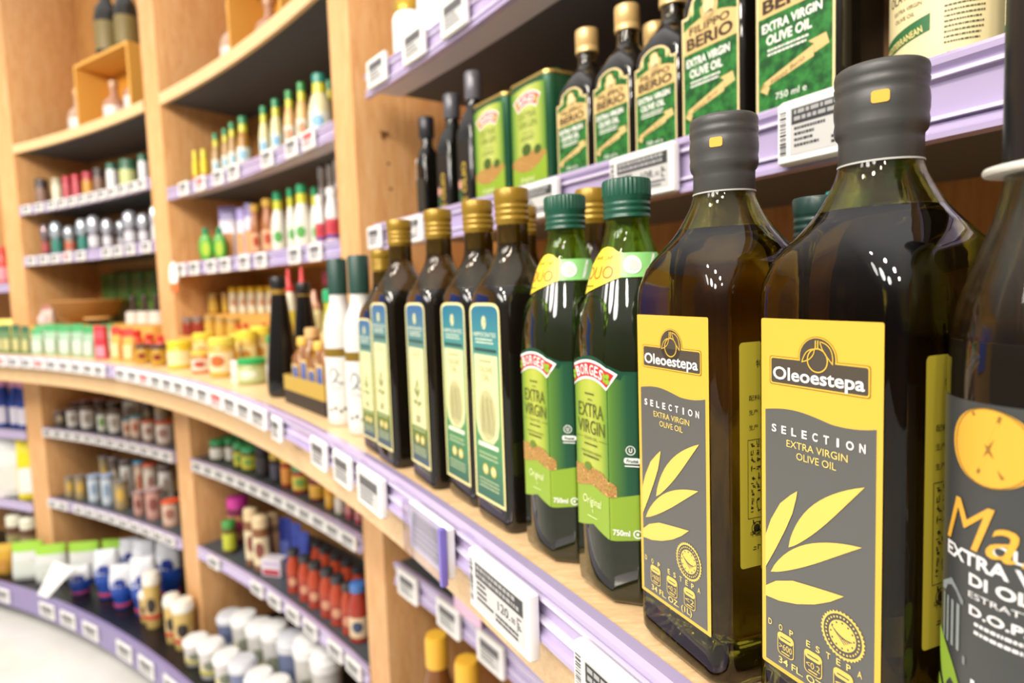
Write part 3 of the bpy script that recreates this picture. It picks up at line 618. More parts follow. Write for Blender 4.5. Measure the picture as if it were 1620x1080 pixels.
def tall_bottle(label, r, th, yaw, tree, s=1.0, bare=False):
    o = thing('olive_oil_bottle', label, 'bottle', r, th, .0002, yaw, scale=(s, s, s) if s != 1 else None)
    w_ = .033
    prof = [(0, .028, .028, .010), (.0015, .031, .031, .0105), (.006, .0328, .0328, .0105), (.012, w_, w_, .0095), (.12, w_, w_, .0095), (.204, w_, w_, .0095), (.213, .0325, .0325, .0125), (.221, .0312, .0312, .018), (.229, .0285, .0285, .0235), circ(.236, .0250), circ(.242, .0212), circ(.248, .0180), circ(.254, .0158), circ(.262, .0146), circ(.308, .0142)]
    glass(o, prof, .222, G_DARK, OILD, 7)
    goldcap(o)
    if bare: return o
    L = Lab(flat(-w_), o)
    def arch(i): return [(-.0284 + i, .022 + i), (.0284 - i, .022 + i)] + [((.0284 - i) * (abs(cos(a)) ** .45) * (1 if cos(a) >= 0 else -1), .195 + (.0125 - i) * abs(sin(a)) ** .6) for a in [pi * k / 24 for k in range(25)]]
    lb = L.add('label', [CREAM, TEAL if tree else TEAL2], [(*P(arch(0)), 0), (*P(arch(.0026)), 1)], .00012)
    hd = [(*E(-.0005, .1895, .0042, .0062, 18), 0), (*E(.001, .1905, .0016, .002, 10), 1), (*E(-.001, .1860, .0018, .001, 8), 1)]
    L.add('head_emblem', [PALE, mat('#9fae88', .4)], hd, .0004, lb)
    L.add('lettering', PALE2, [T('HIPPOCRATES', -.0005, .1785, .043, .0040)] + lines(-.018, .018, .1735, .003, 2, .0012, 2, .1), .0004, lb)
    L.add('dark_bar', mat('#254c46', .4), [RR(-.021, .1628, .021, .1658, .0008)], .0004, lb)
    if tree:
        L.add('cream_panel', PALE, [P([(-.0225, .160), (-.0225, .098), (-.019, .086), (-.010, .0785), (.010, .0785), (.019, .086), (.0225, .098), (.0225, .160)])], .0003, lb)
        L.add('lettering', mat('#a5a86a', .5), lines(-.012, .012, .1535, .003, 1, .0013, 1) + [T('OLIVE', 0, .1465, .026, .0055), T('OIL', 0, .1390, .015, .0055)], .0005, lb)
        g = [(*E(0, .104, .0165, .0235, 26), 0)]
        rd = random.Random(9)
        for i in range(16):
            x = -.012 + .0016 * i; g.append((*LINE([(x, .085 + .004 * rd.random()), (x + .001 * sin(i), .100), (x * .8 + .002 * cos(i), .118 + .005 * rd.random())], .0007), 1))
        L.add('tree_picture', [mat('#bdba84', .4), mat('#958d62', .4)], g, .0005, lb)
        L.add('white_strip', PALE2, [R(-.019, .0735, .019, .0775)], .0005, lb)
    else:
        L.add('cream_panel', PALE, [RR(-.0215, .0665, .0215, .157, .001)], .0003, lb)
        L.add('lettering', mat('#b7b98a', .5), lines(-.012, .012, .150, .003, 2, .0013, 1), .0005, lb)
        g = [LEAF(-.003 + dx, .080 + dy, -.003 + dx + ex, .080 + dy + ey, .0026) for dx, dy, ex, ey in ((0, .02, .009, .012), (0, .022, -.008, .010), (.002, .012, .011, .004), (-.001, .014, -.010, .001), (0, .030, .004, .012))]
        L.add('olive_branch', mat('#7c8a4a', .4), g + [LINE([(-.002, .080), (-.003, .112)], .0008)], .0005, lb)
        L.add('lettering', mat('#5b5a2e', .5), lines(-.008, .006, .0765, .004, 2, .0022, 4, .1), .0005, lb)
    for u in (-.0065, .0085):
        L.add('gold_medal', [GOLD, mat('#e6dca0', .35)], [(*E(u, .0525, .0052, n=18), 0), (*E(u, .0525, .0036, n=16), 1)], .0005, lb)
    L.add('lettering', mat('#c3cfa0', .5), lines(-.018, .018, .0665, .004, 2, .0014, 7, .1) + lines(-.019, .019, .0415, .0035, 3, .0012, 8, .1), .0005, lb)
    # green label on the right face
    if not tree:
        S = Lab(side(w_), o); S.add('back_label', [mat('#2c5a24', .4), mat('#9db02c', .4)], [(*R(-.006, .03, .026, .165), 0), (*R(-.002, .04, .024, .11), 1), (*T('OIL', .011, .15, .02, .006), 1)], .0002)
    return o
tall_bottle('tall oil bottle with blue green tree label, right next to the red badge bottles', 5.5348 + .033, 27.72, .8, True)
tall_bottle('tall oil bottle with blue green tree label, second from the red badge bottles', 5.5394 + .033, 28.52, -.5, True)
tall_bottle('tall oil bottle with cream olive branch label, standing left of the tree labels', 5.5292 + .033, 29.30, -1.2, False)
tall_bottle('tall oil bottle with olive branch label and green side label, fourth of its row', 5.5247 + .033, 30.38, -.65, False)
tall_bottle('short oil bottle with olive branch label, between the white bottles and its taller twin', 5.531 + .029, 31.12, 0, False, .895)
for th, lb in ((29.78, 'gold capped oil bottle in the back row behind the olive branch label'), (28.80, 'gold capped oil bottle in the back row behind the tree labels'), (27.52, 'gold capped oil bottle in the back row between the green caps')):
    tall_bottle(lb, 5.645, th, 0, True, 1.0, True)
for r, th, s, c, lb in ((5.655, 25.22, .872, '#21403a', 'dark green capped bottle standing behind the two big front bottles'), (5.742, 25.62, .915, '#2f8f86', 'teal capped bottle in the rear behind the two big front bottles')):
    o = tall_bottle(lb, r, th, 0, True, s, True)
    for ch in o.children:
        if ch.name.startswith('cap'): ch.data.materials[0] = mat(c, .35)

# ------------------------------------------------------------ dark round bottle at the edge
o = thing('olive_oil_bottle', 'dark round oil bottle with gold emblem and temple label, cut by the picture edge', 'bottle', 5.5655, 23.50, .0002, 2)
R0 = .034
prof = [circ(0, .029), circ(.002, .032), circ(.008, R0), circ(.10, R0), circ(.185, R0), circ(.197, .0333), circ(.208, .0314), circ(.218, .0285), circ(.228, .0250), circ(.238, .0216), circ(.246, .0195), circ(.254, .0185), circ(.266, .0180), circ(.31, .0178)]
glass(o, prof, .196, G_CLEAR, OILD, 10)
m = M(); m.lathe([(.0186, .2535), (.0245, .2538), (.0250, .2550), (.0245, .2562), (.0186, .2568)], 40); m.build('collar', mat('#dcd9cc', .35), o)
m = M(); m.lathe([(.0192, .2572), (.0193, .318), (.0190, .3205), (.017, .3215)], 40); m.build('cap', mat('#121315', .3), o)
L = Lab(cyl(R0), o); A = lambda deg: radians(deg) * R0
lb = L.add('label', mat('#3f413f', .3), [STRIP([A(-58 + 5 * i) for i in range(25)], lambda u: .02, lambda u: .1755, 3)], .0002)
GO = mat('#e0a83a', .3); L.add('gold_emblem', [GO, mat('#8f6a22', .4)], [(*ES(A(-12), .1605, .0150, .0135, 20), 0), (*LINE([(A(-22), .172), (A(-12), .160), (A(-4), .151)], .0012), 1), (*LINE([(A(-18), .151), (A(-12), .160), (A(-6), .172)], .0012), 1), (*BAND(A(-12), .1605, .0132, .0137, n=30), 1)], .0005, lb)
L.add('lettering', GO, [T('Mar', A(-9), .1315, .040, .0170, .0, .35)], .0007, lb)
L.add('lettering', mat('#e9e9e6', .4), [T('OLIO', A(6), .1260, .018, .0045, .02), T('EXTRA VERGINE', A(8), .1195, .060, .0052, .03), T('DI OLIVA', A(4), .1125, .031, .0045, .03), T('ESTRATTO', A(-2), .1070, .024, .0022), T('D.O.P.', A(-6), .1015, .0185, .0036, .03), T('LT 0,75', A(4), .0740, .028, .0048, .03)] + lines(A(-18), A(20), .0965, .003, 2, .0012, 3), .0005, lb)
TM = mat('#8f9894', .4)
g = [P([(A(-50), .1040), (A(-37), .1085), (A(-26), .1030), (A(-26), .1012), (A(-50), .1012)])] + [R(A(-48 + 5.5 * i), .083, A(-45.5 + 5.5 * i), .1005) for i in range(4)] + [R(A(-51), .0795, A(-24), .0825)]
L.add('temple_picture', TM, g, .0005, lb)
L.add('green_leaf', mat('#8fb03a', .4), [LEAF(A(-56), .085, A(-22), .055, .006), LEAF(A(-58), .065, A(-30), .040, .006)], .0006, lb)
# ------------------------------------------------------------ green labelled bottles on the upper shelf
ZU = .3625
TAN = mat('#d8b877', .4); TANL = mat('#ecd49a', .4); FGREEN = ramp_mat('grove_green', [(.35, '#174a1e'), (.5, '#246728'), (.65, '#317c33')], 'x', 'Object', 0, 0, False, .35, 1.0, 160); BRN = mat('#3c2a18', .45)
def berio_bottle(label, r, th, yaw, s=(1, 1, 1), bare=False):
    o = thing('olive_oil_bottle', label, 'bottle', r, th, ZU + .0003, yaw, scale=s if s != (1, 1, 1) else None)
    w_, dp = .0355, .0285
    prof = [(0, .031, .024, .008), (.0015, .0335, .0265, .0085), (.005, .0352, .0282, .0085), (.01, w_, dp, .008), (.06, w_, dp, .008), (.112, w_, dp, .008), (.121, .0345, .0280, .013), (.129, .0312, .0262, .020), (.136, .0262, .0240, .022), (.142, .0205, .0200, .0195), circ(.147, .0160), circ(.152, .0138), circ(.158, .0132), circ(.190, .0130)]
    glass(o, prof, .150, G_DARK, OILD, 7)
    m = M(); m.lathe([(.0150, .168), (.0156, .1684), (.0156, .175), (.0150, .176), (.0156, .177), (.0157, .196), (.0150, .1985), (.0125, .1993)], 30); m.build('cap', mat('#dcb878', .3, .25), o, 40)
    if bare: return o
    def fy(v): return dp + .0002 if v < .112 else lerp_prof(prof, min(v, .125))[2] + .0012
    L = Lab(lambda u, v, h: (u, -fy(v) - h, v), o)
    def side_top(u): return .1035 + .0165 * max(0, 1 - (u / .0245) ** 2) ** .5 if abs(u) < .0245 else .1035
    us = sorted(set([-.0325 + .065 * i / 40 for i in range(41)]))
    top = lambda k: (lambda u: (side_top(u / (1 - k * 14)) - k))
    lb = L.add('label', [TANL, FGREEN, TAN], [(*STRIP(us, lambda u: .006, top(0), 10), 0), (*STRIP([x * .94 for x in us], lambda u: .0085, lambda u: side_top(u * 1.06) - .0022, 10), 1)] +
               [(*STRIP([x * .94 for x in us], lambda u: .0735, lambda u: min(.0925 + .006 * max(0, 1 - (u / .03) ** 2), side_top(u * 1.06) - .0025), 3), 2), (*E(0, .1035, .0100, .0105, 26), 2)], .0004)
    L.add('crest_emblem', [TANL, BRN], [(*E(0, .1045, .0072, .0078, 24), 0), (*BAND(0, .1045, .0066, .0071, n=24), 1), (*E(0, .1050, .0026, .0032, 14), 1), (*P([(-.0045, .0992), (.0045, .0992), (.0025, .1022), (-.0025, .1022)]), 1)], .0007, lb)
    L.add('lettering', BRN, [T('FILIPPO', 0, .0905, .046, .0064, .02), T('BERIO', 0, .0808, .053, .0098, .035)], .0007, lb)
    L.add('lettering', mat('#f2f1e6', .4), [T('EXTRA VIRGIN', -.002, .0660, .050, .0066, .03, 0, .0), T('OLIVE OIL', -.004, .0570, .038, .0070, .03)] + lines(-.022, .014, .0492, .003, 2, .0014, 3, .2), .0007, lb)
    L.add('lettering', mat('#f2f1e6', .4), [T('750 ml e', -.002, .0165, .026, .0046, .0)], .0007, lb)
    L.add('ribbon', [TAN, BRN], [(*P([(-.029, .0235), (-.0255, .0285), (.0170, .0425), (.0165, .0345)]), 0), (*P([(.012, .0455), (.026, .0470), (.0285, .0395), (.0170, .0365), (.0170, .0425)]), 0), (*P([(-.029, .0235), (-.0255, .0285), (-.020, .0240), (-.0225, .0195)]), 0), (*T('Filippo Berio', -.005, .0312, .030, .0045, 0, .3, .32), 1)], .0007, lb)
    return o
berio_bottle('smaller gold capped oil bottle with green label, right next to the green tins', 5.785 + .0285, 29.68, 0)
berio_bottle('smaller gold capped oil bottle with green label, second from the green tins', 5.785 + .0285, 28.90, 0)
berio_bottle('smaller gold capped oil bottle with green label, third from the green tins', 5.785 + .0285, 28.14, 0)
berio_bottle('larger oil bottle with green label, behind the capsule of the left yellow label bottle', 5.780 + .034, 27.34, 0, (1.13, 1.1, 1.27))
berio_bottle('larger oil bottle with green label reading 750 ml, left of the cream label bottle', 5.780 + .034, 26.38, 0, (1.2, 1.15, 1.27))
berio_bottle('gold capped oil bottle in the back row behind the small green labels', 5.885, 29.15, 0, (1, 1, 1), True)

# cream labelled round bottle and the last green label
o = thing('olive_oil_bottle', 'round oil bottle with cream wraparound label and green ribbon, upper shelf', 'bottle', 5.785 + .041, 25.36, ZU + .0003, 4)
prof = [circ(0, .036), circ(.002, .039), circ(.008, .041), circ(.12, .041), circ(.17, .041), circ(.185, .038), circ(.2, .030), circ(.212, .020), circ(.225, .0145), circ(.26, .0135)]
glass(o, prof, .2, G_DARK, OILD, 9)
m = M(); m.lathe([(.0155, .24), (.016, .2405), (.016, .268), (.014, .27)], 28); m.build('cap', mat('#c9a24a', .3, .3), o)
L = Lab(cyl(.041), o); CRM = mat('#ead9a4', .42)
lb = L.add('label', CRM, [STRIP([-.062 + .124 * i / 40 for i in range(41)], lambda u: .010, lambda u: .165, 2)], .0002)
L.add('lettering', mat('#4a4a2a', .45), [T('OLAVITA', -.017, .0640, .030, .0072, .0), T('EXTRA VIRGIN', -.014, .0540, .024, .0030), T('OLIVE OIL', -.016, .0480, .018, .0030)] + lines(.012, .036, .0455, .0036, 8, .0013, 5, .15) + lines(.014, .034, .0130, .003, 2, .0012, 6, .2), .0005, lb)
L.add('olive_picture', [mat('#8a8a2a', .4), mat('#b08a2a', .4)], [(*ES(-.021, .079, .010, .012), 0), (*ES(-.016, .080, .004, .007), 1)], .0005, lb)
L.add('green_ribbon', mat('#2f6a3a', .4), [STRIP([-.045 + .0485 * i / 10 for i in range(11)], lambda u: .022 + (u + .045) * .217, lambda u: .034 + (u + .045) * .217)], .0005, lb)
L.add('lettering', mat('#e8d68a', .4), [T('MEDITERRANEAN', -.019, .0315, .036, .0052, .02, 0, .21)], .0008, lb)
L.add('landscape_picture', mat('#6f8fa0', .4), [STRIP([-.036 + .024 * i / 8 for i in range(9)], lambda u: .012, lambda u: .0225 - abs(u + .024) * .8)], .0005, lb)
o = thing('olive_oil_bottle', 'square oil bottle with green and cream label reading 500 ml, far end of upper shelf', 'bottle', 5.785 + .036, 24.50, ZU + .0003, 0)
prof = [(0, .030, .030, .008), (.004, .0358, .0358, .009), (.012, .036, .036, .008), (.16, .036, .036, .008), (.175, .033, .033, .016), (.19, .025, .025, .0245), circ(.2, .017), circ(.25, .0135)]
glass(o, prof, .17, G_DARK, OILD, 6)
m = M(); m.lathe([(.0155, .22), (.016, .2205), (.016, .246), (.014, .248)], 28); m.build('cap', mat('#2f6a3a', .3), o)
L = Lab(flat(-.036), o); EG = mat('#1f6f4c', .38)
lb = L.add('label', [EG, CRM], [(*R(-.0335, .010, .0335, .15), 0), (*STRIP([-.0335 + .067 * i / 20 for i in range(21)], lambda u: .026 + .012 * sin(u * 60 + 1.2), lambda u: .052 + .008 * sin(u * 60 + .4)), 1)], .0002)
L.add('lettering', mat('#eef0e0', .4), [T('500 ml', .010, .0190, .026, .0066, .03), T('MEDITERRANEAN', -.003, .062, .054, .0060, .02)], .0005, lb)
L.add('olive_sprig', mat('#5d7a28', .4), [LEAF(-.018 + dx, .034 + dy, -.018 + dx + ex, .034 + dy + ey, .002) for dx, dy, ex, ey in ((0, 0, .014, .006), (.004, .004, .012, .010), (.010, .006, .014, .002), (.014, .004, .010, -.006))] + [E(.004, .040, .003, .0038, 10), E(.012, .036, .003, .0038, 10)], .0005, lb)

# tins
TINF = ramp_mat('tin_print', [(0, '#bcc46a'), (.5, '#a0b048'), (.8, '#52822e'), (1, '#1b4e32')], 'x', 'Object', 1 / .052, 0, True, .3)
def tin(label, th, yaw):
    o = thing('oil_tin', label, 'tin', 5.785 + .036, th, ZU + .0003, yaw)
    m = M(); m.sq([(0, .048, .033, .012), (.003, .050, .035, .013), (.160, .050, .035, .013)], 5); m.build('body', mat('#24583a', .28, .2), o)
    m = M(); m.sq([(.160, .0505, .0355, .013), (.1605, .0515, .0365, .013), (.1635, .0515, .0365, .013), (.1645, .050, .035, .012)], 5); m.sq([(.1592, .0508, .0358, .013), (.1600, .0508, .0358, .013)], 5); m.build('rim', mat('#d2b56a', .25, .7), o)
    m = M(); m.lathe([(.012, .1645), (.012, .172), (.0105, .174)], 20, cx=.02); m.build('spout_cap', mat('#2f6a3a', .4), o)
    L = Lab(flat(-.035), o); us = [-.044 + .088 * i / 30 for i in range(31)]
    lb = L.add('label', [TINF, LIME], [(*STRIP(us, lambda u: .004, lambda u: .150 + .004 * cos(u * 36)), 0), (*STRIP(us, lambda u: .004, lambda u: .030 + u * .12 + 8 * u * u), 1)], .0002)
    badge(L, lb, -.002, .146, .060, .62, .020, 1.2)
    L.add('lettering', mat('#5f6f1e', .45), [T('EXTRA', -.002, .1120, .044, .0105), T('VIRGIN', -.002, .0985, .046, .0105), T('OLIVE OIL', -.002, .087, .026, .0034)] + lines(-.02, .016, .0800, .004, 2, .0016, 4, .1), .0006, lb)
    L.add('olive_heap', CHIP, [STRIP([-.044 + .088 * i / 24 for i in range(25)], lambda u: .030 + u * .12 + 8 * u * u, lambda u: .058 + .05 * u - 4 * u * u + .002 * sin(u * 700))], .0004, lb)
    L.add('olive_fruit', mat('#3f5a22', .3), [E(-.006, .062, .012, .009, 20), E(.022, .058, .009, .007, 16)], .0007, lb)
    L.add('lettering', mat('#e8edb0', .4), [T('Original', -.006, .018, .036, .0095, 0, .18)], .0006, lb)
    return o
tin('green oil tin with red badge, nearer one beside the gold capped bottles', 30.72, 0)
tin('green oil tin with red badge, farther one beside the slim black bottles', 31.83, 0)
# slim black bottles
def black_bottle(label, th, r, h, cc, deco):
    o = thing('oil_bottle', label, 'bottle', r, th, ZU + .0003, 0); w_ = .026 if deco else .019
    prof = [(0, w_ * .85, w_ * .85, .006), (.003, w_, w_, .007), (h * .56, w_, w_, .007), (h * .66, w_ * .86, w_ * .86, w_ * .6), circ(h * .73, w_ * .55), circ(h * .80, .0115), circ(h * .9, .011)]
    m = M(); m.sq(prof, 6); m.build('glass_body', mat('#15140f', .08, 0, .6), o, 50)
    m = M(); m.lathe([(.0150, h * .80), (.0157, h * .805), (.0160, h * .99), (.0145, h)], 24); m.build('cap', mat(cc, .3, .2), o)
    L = Lab(flat(-w_), o)
    if deco:
        lb = L.add('label', mat('#1b1a17', .35), [R(-w_ * .8, .01, w_ * .8, h * .5)], .0002)
        L.add('lettering', mat('#c8a83a', .4), [T('OLIO', 0, h * .24, h * .22, .014, .02, 0, pi / 2)] + lines(-.012, .012, .022, .004, 2, .002, 3, .2), .0005, lb)
        L.add('figure_picture', [mat('#d9a08a', .4), mat('#2f5a34', .4)], [(*E(-.014, .048, .005, .009, 12), 0), (*E(-.014, .028, .005, .012, 12), 1)], .0005, lb)
    else: L.add('label', mat('#2c2b20', .4), [R(-w_ * .8, .02, w_ * .8, h * .4)], .0002)
black_bottle('slim black oil bottle with grey cap, right next to the farther tin', 32.95, 5.83, .247, '#6a6a70', True)
black_bottle('slim black oil bottle with grey cap, second from the farther tin', 33.80, 5.835, .232, '#5c5c62', True)
black_bottle('smallest black oil bottle with dark cap, nearest the wooden divider', 34.55, 5.82, .205, '#2f2f33', False)
o = thing('oil_carton', 'white carton with yellow picture beside the smallest black bottle', 'carton', 5.86, 35.15, ZU + .0003, 0)
m = M(); m.box(-.022, -.022, 0, .022, .022, .14, .002); m.build('carton_body', mat('#eceae2', .45), o); Lab(flat(-.022), o).add('fruit_picture', mat('#d9a12e', .4), [E(.005, .03, .012, .02, 16)], .0003)
# white jars on the topmost shelf
def lid_jar(label, r, th, z, w_, h, body, lid, lab=None, name='jar', cat='jar'):
    o = thing(name, label, cat, r, th, z, 0); R_ = w_ / 2
    m = M(); m.lathe([(R_ * .9, 0), (R_, h * .03), (R_, h * .72), (R_ * .9, h * .79), (R_ * .82, h * .82)], 28); m.build('body', body, o, 50)
    m = M(); m.lathe([(R_ * .9, h * .80), (R_ * .94, h * .81), (R_ * .94, h * .97), (R_ * .86, h)], 28); m.build('lid', lid, o, 40)
    if lab:
        L = Lab(cyl(R_), o); lb = L.add('label', lab, [STRIP([-R_ * 1.3 + 2.6 * R_ * i / 16 for i in range(17)], lambda u: h * .15, lambda u: h * .62)], .0004)
    return o
lid_jar('white jar with gold lid at the left end of the topmost shelf', 5.850, 35.55, .7023, .075, .135, WHITE, mat('#b8902c', .3, .5), mat('#e3e6e4', .4))
lid_jar('larger white jar beside the gold lidded jar on the topmost shelf', 5.855, 34.45, .7023, .088, .15, WHITE, WHITE, mat('#dfe6ea', .4))
lid_jar('white jar farthest right on the topmost shelf', 5.855, 33.3, .7023, .088, .15, WHITE, mat('#e4e6e6', .35), mat('#dfe6ea', .4))

# ------------------------------------------------------------ white bottles, black cone bottles, honey tray
def white_bottle(label, r, th):
    o = thing('oil_bottle', label, 'bottle', r, th, .0002, 42)
    m = M(); m.lathe([(.024, 0), (.0268, .003), (.0272, .01), (.0272, .128), (.0272, .158), (.0262, .170), (.023, .184), (.0175, .198), (.0150, .208), (.0145, .225)], 32); m.build('body', mat('#dad8d3', .25), o, 50)
    m = M(); m.lathe([(.0158, .2195), (.0163, .220), (.0163, .276), (.0150, .2785)], 28); m.build('cap', mat('#1f4238', .4), o)
    L = Lab(cyl(.0272), o); m1 = mat('#dedcd5', .45)
    L.add('amber_window', mat('#7d6420', .2), [STRIP([-.07 + .14 * i / 24 for i in range(25)], lambda u: .1165, lambda u: .1305)], .0002)
    lb = L.add('label', m1, [STRIP([-.05 + .10 * i / 24 for i in range(25)], lambda u: .012, lambda u: .1160)], .0003)
    g = [LINE([(-.008 + .0045 * cos(a) - .004, .094 + .0065 * sin(a)) for a in [-.9 + 4.6 * i / 16 for i in range(17)]], .0013), LINE([(-.015, .083), (-.010, .089), (-.004, .094)], .0013), LINE([(-.011, .088), (-.005, .0835), (-.001, .083)], .0013)]
    L.add('ribbon_mark', mat('#14302a', .4), [([(u * 1.5 + .016, .094 + (v - .094) * 1.5 - .006) for u, v in a[0]], a[1]) for a in g], .0006, lb)
    L.add('lettering', mat('#9aa09a', .5), lines(-.014, .018, .074, .004, 1, .0014, 2, .1) + lines(-.012, .016, .066, .004, 2, .0012, 5, .3), .0006, lb)
    L.add('olive_mark', mat('#16352a', .4), [E(-.010 + dx, .028 + dy, .0026, .0032, 10) for dx, dy in ((0, 0), (.009, .003), (.018, -.002), (.025, .002))], .0006, lb)
white_bottle('white oil bottle with dark green cap, left one of the pair', 5.5705, 33.34)
white_bottle('white oil bottle with dark green cap, right one beside the short bottle', 5.5715, 32.38)
def cone_bottle(label, r, th, h):
    o = thing('vinegar_bottle', label, 'bottle', r, th, .0002, 0)
    m = M(); m.lathe([(.030, 0), (.034, .003), (.0355, .012), (.0345, .05), (.030, .10), (.0245, .15), (.0190, .20), (.0160, .225), (.0150, h - .03)], 32); m.build('glass_body', mat('#14120f', .1, 0, .6), o, 60)
    m = M(); m.lathe([(.0165, h - .026), (.017, h - .025), (.0172, h - .002), (.016, h)], 28); m.build('cap', mat('#191918', .35), o)
    m = M(); m.lathe([(.0164, h - .038), (.0168, h - .0375), (.0168, h - .029), (.0164, h - .0285)], 28); m.build('gold_ring', mat('#b38d3c', .3, .5), o)
cone_bottle('tall black cone shaped bottle standing at the counter edge', 5.590, 37.30, .262)
cone_bottle('second black cone shaped bottle partly behind the first', 5.675, 38.05, .250)
tr = thing('display_tray', 'gold and black cardboard tray holding honey bottles beside the white bottles', 'tray', 5.62, 35.25, .0002, 0)
w_, d_ = .115, .060; m = M(); m.box(-w_, -d_, 0, w_, d_, .004); m.box(-w_, -d_, .004, w_, -d_ + .003, .028); m.box(-w_, d_ - .003, .004, w_, d_, .028); m.box(-w_, -d_ + .003, .004, -w_ + .003, d_ - .003, .028); m.box(w_ - .003, -d_ + .003, .004, w_, d_ - .003, .028); m.build('base', mat('#2a261f', .5), tr)
m = M(); m.box(-w_, -d_, .028, w_, -d_ + .003, .058); m.box(-w_, d_ - .003, .028, w_, d_, .058); m.box(-w_, -d_ + .003, .028, -w_ + .003, d_ - .003, .058); m.box(w_ - .003, -d_ + .003, .028, w_, d_ - .003, .058); m.build('upper_band', mat('#b89a42', .4), tr)
def honey(label, dth, r, cork, h):
    o = thing('honey_bottle', label, 'bottle', r, 35.25 + dth, .0045, 0)
    m = M(); m.sq([(0, .018, .018, .006), (.003, .021, .021, .007), (h * .68, .021, .021, .007), (h * .78, .016, .016, .015), circ(h * .84, .0115), circ(h * .9, .011)], 5); m.build('glass_body', mat('#8a5a1c', .1, 0, .6), o, 50)
    m = M(); m.lathe([(.0135, h * .86), (.0142, h * .865), (.0142, h * .98), (.0125, h)], 20); m.build('cork' if cork else 'cap', mat('#cfa468', .6) if cork else mat('#d8b04a', .35), o)
    L = Lab(flat(-.021), o); lb = L.add('label', [mat('#d9b878', .4), mat('#3f62a8', .4), mat('#e9e4d0', .4)], [(*R(-.0185, h * .12, .0185, h * .58), 0), (*RR(-.013, h * .24, .013, h * .54, .004), 1), (*R(-.015, h * .15, .015, h * .20), 2)], .0003)
for dth, r, ck, h, lb in ((.90, 5.598, False, .130, 'amber honey bottle with blue label, left end of the cardboard tray'), (.45, 5.600, True, .150, 'amber honey bottle with cork, second in the cardboard tray'), (.0, 5.600, False, .125, 'amber honey bottle with blue label, third in the cardboard tray'),
                      (-.46, 5.600, True, .145, 'amber honey bottle hidden behind the white bottles in the tray'), (.68, 5.653, False, .150, 'amber honey bottle in the rear left of the cardboard tray'), (.22, 5.653, True, .168, 'amber honey bottle with cork in the rear of the cardboard tray')):
    honey(lb, dth, r, ck, h)
# syrup bottles under the low shelf
def syrup(label, r, th, h):
    o = thing('syrup_bottle', label, 'bottle', r, th, -1.1957, 0); R_ = .057
    m = M(); m.lathe([(R_ * .9, 0), (R_, .01), (R_, h * .62), (R_ * .92, h * .72), (R_ * .6, h * .82), (.024, h * .88), (.021, h * .94)], 32); m.build('glass_body', mat('#7a4a1e', .08, 0, .6), o, 60)
    m = M(); m.lathe([(.0235, h * .90), (.025, h * .902), (.025, h * .985), (.022, h)], 24); m.build('cap', mat('#e6b23a', .35), o)
    Lab(cyl(R_), o).add('label', mat('#c99a52', .4), [STRIP([-.05 + .1 * i / 12 for i in range(13)], lambda u: h * .2, lambda u: h * .5)], .0004)
syrup('amber syrup bottle with yellow cap, left one below the pink sign', 5.80, 34.72, .678)
syrup('amber syrup bottle with yellow cap, right one below the pink sign', 5.80, 33.50, .682)
o = thing('snack_box', 'dark box with yellow stripe on the low shelf behind the purple rail', 'box', 5.90, 34.9, -.4245, 0)
m = M(); m.box(-.10, -.05, 0, .10, .05, .10, .003); m.build('carton', mat('#2a2320', .5), o); Lab(flat(-.05), o).add('stripe_print', mat('#c9a83a', .4), [R(.05, .01, .075, .09)], .0004)
o = thing('snack_box', 'plain dark box right of the striped one on the low shelf', 'box', 5.90, 32.7, -.4245, 0)
m = M(); m.box(-.10, -.05, 0, .10, .05, .09, .003); m.build('carton', mat('#241f24', .5), o); Lab(flat(-.05), o).add('stripe_print', mat('#6a4a8a', .4), [R(-.07, .02, .07, .06)], .0004)

